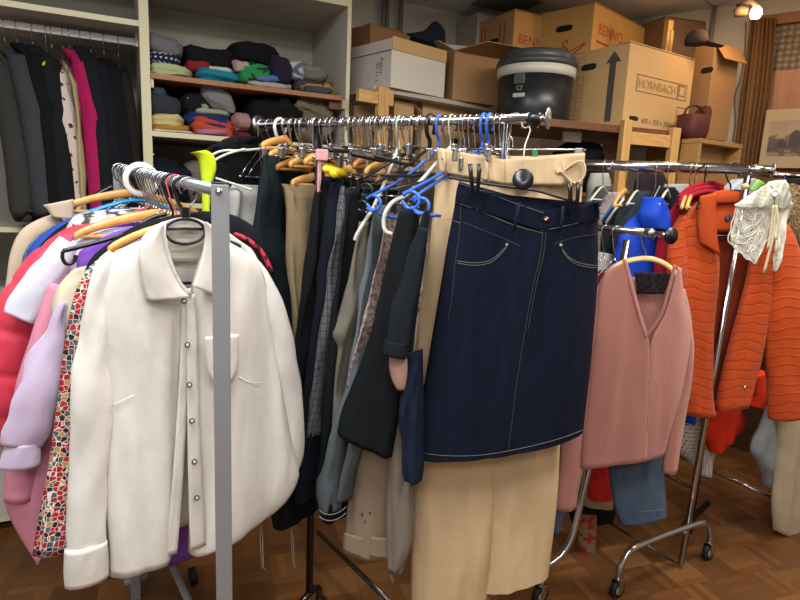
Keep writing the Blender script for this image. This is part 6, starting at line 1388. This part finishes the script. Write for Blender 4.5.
# fur-collared parka, far rack
o, p0 = rg('fur_collar_parka', 'olive dark parka with beige fur collar at the right edge', 'parka', [(790, 178), (786, 200), (787, 235), (790, 330)], [(815, 178), (822, 200), (824, 240), (824, 330)], 2.7, fabric('dark_olive', '#23251c'), 141, grp='clothes at the right edge')
mb = MB(); rows = limb(mb, [(795, 186), (789, 205), (790, 222), (797, 236), (806, 244)], [6, 9, 10, 9, 7], p0, dJ, .06, 40, 24, .8, .004)
rnd = random.Random(4)
fu = fabric('beige_fur', '#8f7a5c', 'heather', '#b39c7a', crease=.9)
fur = MB()
for r in rows:
    c = sum(r, V())/len(r)
    for p in r:
        for _ in range(3):
            d = (p-c).normalized(); t_ = p+d*.02*rnd.random()+V((rnd.uniform(-.012, .012), rnd.uniform(-.012, .012), rnd.uniform(-.016, .006))); s_ = V((rnd.uniform(-1, 1), rnd.uniform(-1, 1), rnd.uniform(-1, 1)))*.0025; i0 = len(fur.v)
            fur.v += [p-s_, p+s_, t_]; fur.f.append((i0, i0+1, i0+2)); fur.mi.append(0); fur.uv.append(((p.x, p.z), (p.x, p.z), (t_.x, t_.z)))
fc = mb.build('fur_collar', fu, o); ff_ = fur.build('fur_strands', fu, fc); ff_['kind'] = 'stuff'
q = at(785, 178, 2.83); mbv = flat('violet_blue_plastic', '#2b2a8c', .4)
hanger('flat', q, V((.6, .8, 0)), 'violet-blue plastic hanger on the farther rail left of the fur collar', .09, .12, mbv, 'clothes at the right edge', hookm=mbv, hr=(.025, .004))
# ---- low pieces of the right racks
rg('blue_hem_garment', 'royal blue hem showing under the orange jacket beside the sweater', 'garment', [(679, 395), (679, 410), (680, 421)], [(692, 395), (692, 410), (691, 422)], 2.4, m_rb, 151)
rg('dotted_dress', 'white dress with black polka dots hanging below the orange jacket', 'dress', [(679, 400), (679, 440), (681, 455), (690, 462), (697, 474)], [(724, 400), (724, 430), (723, 446), (714, 448), (706, 472)], 2.46, fabric('polka_dots', '#d8d4cc', 'dots', '#1a1a1c'), 152, amp=.012)
rg('neon_coral_top', 'neon coral-red sporty top hanging behind the orange jacket', 'top', [(704, 380), (703, 420), (706, 436), (711, 452)], [(730, 380), (740, 410), (743, 424), (733, 437), (718, 446)], 2.40, fabric('neon_coral', '#e83c22', crease=.5), 153, amp=.01)
rg('neon_orange_jacket', 'neon orange jacket edge with pale trim right of the coral top', 'jacket', [(748, 375), (749, 395), (748, 405)], [(762, 370), (768, 395), (762, 408)], 2.44, fabric('neon_orange', '#ff4a20'), 154)
rg('silver_fabric', 'pale silver-grey fabric hanging in a point right of the coral top', 'garment', [(772, 400), (762, 425), (749, 449), (757, 462), (764, 474), (767, 487)], [(792, 395), (786, 430), (782, 450), (779, 470), (770, 488)], 2.36, fabric('silver_cloth', '#98a2aa', crease=.6), 155, amp=.008)
rg('cream_wide_trousers', 'cream textured wide trousers hanging at the lower right edge', 'trousers', [(779, 400), (776, 440), (774, 480), (771, 508), (774, 530)], [(815, 400), (816, 440), (814, 500), (808, 545)], 2.34, fabric('cream_boucle', '#b5a88c', 'heather', '#c8bca0', crease=.5), 156, amp=.010)
sh_ = onz(792, 466, .0); t = thing('black_shoe', sh_, 'black shoe on the floor behind the cream wide trousers', 'shoe')
mb = MB(); rows = []
for i in range(13):
    u = i/12; wv = .045*math.sin(math.pi*min(1, .12+u*.88))**.5; hh = .09-.055*u*u if u > .35 else .09
    rows.append([sh_+V((-.13+.26*u, -.03*u, 0))+V((0, math.cos(a)*wv, max(.012, .012+hh*.5+math.sin(a)*hh*.5))) for a in [2*math.pi*k/16 for k in range(16)]])
mb.grid(rows, None, True, 0, True, True); mb.build('upper', flat('black_leather', '#141314', .3), t)
mb = MB(); mb.box(sh_+V((0, -.015, .006)), (.27, .085, .012)); mb.build('sole', m_dark, t, False, bevel=.004)
# ================================================================ LOW PINK-SWEATER RACK
N1 = onz(671, 236, 1.41); N2 = onz(597, 228, 1.41); dP = (N2-N1).normalized()
pr = thing('garment_rack', V((N1.x, N1.y, 0)), 'low chrome rack with black end disc carrying the pink sweater', 'rack')
cP = onp(650, 233, N1, dP)
mb = MB(); mb.tube([cP, N2+dP*.5], .0125, 20); mb.build('rail', m_chrome, pr)
mb = MB(); mb.tube([N1, cP+dP*.02], .009, 18); mb.build('extension_rail', m_chrome, pr)
mb = MB(); mb.lathe(cP-dP*.012, [(0, 0), (.0135, 0), (.0155, .004), (.0155, .03), (.0135, .034), (0, .034)], 18, axis=dP); mb.build('collar', m_steel, pr)
mb = MB(); mb.lathe(N1-dP*.002, [(0, -.003), (.003, -.003), (.005, -.001), (.0265, .0), (.0265, .003), (0, .003)], 30, axis=dP); mb.build('end_disc', m_black, pr)
A_ = onp(627, 240, N1, dP); P = [A_, at(589, 468, 2.0), at(580, 505, 1.98), at(574, 532, 1.96), at(565, 552, 1.94), at(552, 564, 1.92), at(538, 569, 1.9), at(524, 572, 1.88)]
mb = MB(); mb.tube([P[0], P[1]]+smooth_poly(P[1:], 2)[1:], .0125, 18); mb.build('pole', m_chrome, pr)
q = onz(540, 596, .03); caster(q, pr, V((.55, -.83, 0))); mb = MB(); mb.tube([V((q.x, q.y, .085)), at(541, 568, q.y)], .011, 12); mb.build('caster_stem', m_chrome, pr)
# pink sweater (hero)
def on_bar(px): return onp(px, 234, N1, dP)
Z0 = on_bar(648); Z0.z = 1.41; dZ = V((.98, -.1, 0)).normalized(); nZ = V((dZ.y, -dZ.x, 0)); ZP = Z0+nZ*.02
m_pk = fabric('pink_knit', '#c4877a', 'knit', '#ad7468', rough=.95, sheen=.3, crease=.4, scale=1.5, bump=.1); m_pkr = fabric('pink_rib_knit', '#b97a6c', 'knit', '#8e5a4e', rough=.95, sheen=.3, crease=.1, scale=1.5)
sw = thing('pink_sweater', Z0-V((0, 0, .1)), 'dusty pink v-neck knitted sweater on a pale wooden hanger right of the denim skirt', 'sweater', 'clothes on the low rack')
def PS(L, Rr, nm, T=.035, off=0, seed=1, m=m_pk, amp=.006, back=False, **k):
    mb = MB(); shell(mb, L, Rr, ZP, dZ, T, 44, 22, amp, 16, seed, 0, off, back, **k); return mb.build(nm, m, sw, solid=.004)
PS([(612, 266), (603, 275), (597, 300), (592, 340), (587, 390), (582, 430), (580, 467)], [(624, 260), (631, 285), (637, 308), (646, 336), (646, 370), (645, 410), (644, 457)], 'front_left', .035, .01, 161, power=.4, half='L')
PS([(674, 265), (668, 290), (660, 318), (646, 336), (645, 370), (644, 410), (641, 458)], [(679, 268), (683, 300), (690, 335), (688, 360), (680, 395), (671, 425), (663, 453)], 'front_right', .035, .01, 161, power=.4, half='R')
PS([(604, 280), (600, 320), (594, 380), (586, 440), (583, 462)], [(680, 275), (684, 320), (684, 370), (670, 430), (662, 450)], 'back_panel', -.02, -.03, 163)
PS([(581, 453), (580, 469)], [(664, 440), (663, 455)], 'hem_rib', .037, .013, 164, m_pkr, .003, power=.35) if 0 else None
for P_, nm in (([(624, 259), (631, 285), (637, 308), (646, 337)], 'neck_rib'), ([(675, 265), (669, 290), (661, 318), (646, 337)], 'neck_rib')):
    mb = MB(); mb.tube(smooth_poly([onp(x, y, ZP+nZ*.045, dZ) for x, y in P_], 2), .008, 10, flatz=.6); mb.build(nm, m_pkr, sw)
mb = MB(); limb(mb, [(606, 280), (598, 310), (590, 350), (581, 400), (572, 450), (567, 490), (566, 508)], [4, 9, 11, 11, 11.5, 11, 10], ZP, dZ, -.005, 50, 18, .7, .008, 26, 165); mb.build('sleeve', m_pk, sw)
mb = MB(); limb(mb, [(681, 290), (686, 330), (684, 370), (677, 410), (672, 450), (669, 472)], [4, 8, 9, 8, 8, 7], ZP, dZ, -.03, 40, 18, .8, .006, 26, 166); mb.build('sleeve', m_pk, sw)
hg = thing('wooden_hanger', Z0-V((0, 0, .06)), 'pale wooden hanger holding the pink sweater', 'hanger')
mb = MB(); mb.tube(smooth_poly([onp(x, y, Z0+nZ*.01, dZ) for x, y in ((606, 274), (620, 263), (636, 259), (648, 258), (660, 261), (670, 267), (678, 276))], 2), .0095, 12, flatz=.6); mb.build('arms', m_hangl, hg)
mb = MB(); mb.tube(hook_path(Z0, dZ, Z0.z-onp(648, 258, Z0, dZ).z, br=.0125), .0018, 8); mb.build('hook', m_chrome, hg)
mb = MB(); sheet(mb, [(634, 272), (636, 282), (637, 294)], [(671, 273), (668, 284), (664, 294)], ZP, dZ, -.005, 10, 16, .004, 60)
tag(mb.build('black_lace_top', fabric('black_lace', '#1c1518', 'blot', '#30242a', scale=6), solid=.002), 'black lace edge of a top inside the neckline of the pink sweater', 'top', 'clothes on the low rack')
GP = 'clothes on the low rack'
rg('white_floral_shirt', 'white shirt with small floral print behind the pink sweater shoulder', 'shirt', [(600, 252), (597, 262), (594, 300)], [(622, 258), (628, 270), (628, 300)], 2.28, fabric('small_floral', '#c4c2bc', 'floral', '#5a7a68', scale=2), 171, grp=GP)
rg('dark_red_garment', 'dark red garment between the white floral shirt and the pink sweater', 'garment', [(600, 272), (598, 282), (598, 320)], [(640, 266), (644, 276), (640, 320)], 2.22, fabric('wine_cloth', '#7a1626'), 172, grp=GP)
for px, l in ((606, 'wire hanger leftmost on the low rail beside the denim skirt'), (617, 'wire hanger second on the low rail beside the pink sweater shoulder')):
    B = on_bar(px); B.z = 1.41; hanger('wire', B, V((.9, .3, 0)), l, .1, .1, None, GP, br=.0125)
m_lj = fabric('light_denim', '#4a5c74', 'denim', '#6d8098', crease=.4, bump=.2)
o, p0 = rg('light_jeans', 'light blue denim leg hanging below the pink sweater', 'jeans', [(607, 440), (608, 470), (613, 505), (619, 523)], [(660, 440), (663, 460), (665, 485), (667, 514)], Z0.y+.10, m_lj, 173, grp=GP, d=dZ)
mb = MB(); mb.tube([onp(x, y, p0+nZ*.046, dZ) for x, y in ((638, 512), (652, 511), (664, 509))], .0012, 6); mb.build('hem_stitch', m_st, o)
rg('red_skirt', 'bright red garment hem between the sweater sleeve and the light jeans', 'garment', [(588, 450), (588, 480), (588, 498)], [(612, 450), (612, 480), (612, 500)], 2.25, fabric('bright_red', '#a81c16'), 174, grp=GP, d=dZ, T=.02)
rg('beige_hem_garment', 'beige hem peeking out just below the red garment', 'garment', [(583, 480), (583, 498), (583, 505)], [(614, 480), (614, 498), (613, 509)], 2.3, fabric('beige_cloth', '#8f7a5e'), 175, grp=GP, d=dZ, T=.02)
rg('black_skirt', 'long black garment below the beige hem', 'garment', [(566, 490), (568, 512), (572, 523)], [(616, 490), (616, 512), (614, 522)], 2.36, m_blk, 176, grp=GP, d=dZ, T=.02)
rg('patchwork_scarf', 'frayed beige and red cloth end hanging lowest beside the curved pole', 'scarf', [(578, 515), (577, 540), (583, 558), (590, 566)], [(597, 515), (597, 540), (594, 560), (592, 567)], 2.32, fabric('patchwork', '#7d6a50', 'blot', '#8c2a22', scale=1.5), 177, grp=GP, d=dZ, T=.015)
rg('blue_denim_piece', 'pale denim hem between the cream trousers and the curved pole', 'jeans', [(550, 470), (551, 500), (553, 532)], [(566, 470), (567, 505), (560, 530)], 2.2, m_lj, 178, grp=GP, d=dZ, T=.02)

# things on the low board behind the right rail
k = Carton(604, 3.22, 1.551, 20, 625, 598, 139, 'cardboard_box', 'tan carton low behind the right rail, left of the pine ladder', mats=(m_cardd, m_card))
k = Carton(650, 3.2, 1.551, 20, 672, 641, 143, 'cardboard_box', 'orange-tan carton seen through the pine ladder', mats=(MATS['orange_card'], MATS['orange_card']))
c = at(578, 160, 3.12); c.z = 1.552
mb = MB(); rows = []
for i in range(15):
    ph = -math.pi/2+math.pi*i/14
    rows.append([c+V((math.cos(t)*.14*max(0, math.cos(ph))**.6, math.sin(t)*.1*max(0, math.cos(ph))**.6, .13+.13*math.sin(ph)))+noise.noise_vector(V((math.cos(t)*2, math.sin(t)*2, ph*1.5)))*.03*max(0, math.cos(ph)) for t in [2*math.pi*k_/28 for k_ in range(28)]])
mb.grid(rows, None, True); tag(mb.build('black_bag', m_blk), 'black cloth bag slumped on the low board between trousers and tan carton', 'bag')
mb = MB(); q = at(572, 137, 3.0); mb.box(q, (.10, .02, .05), .3); tag(mb.build('white_packet', flat('label_white', '#d8d6d0'), smooth=False, bevel=.004), 'small white packet lying on the black bag', 'packet')
for o in bpy.data.objects:
    if '_org' in o: del o['_org']
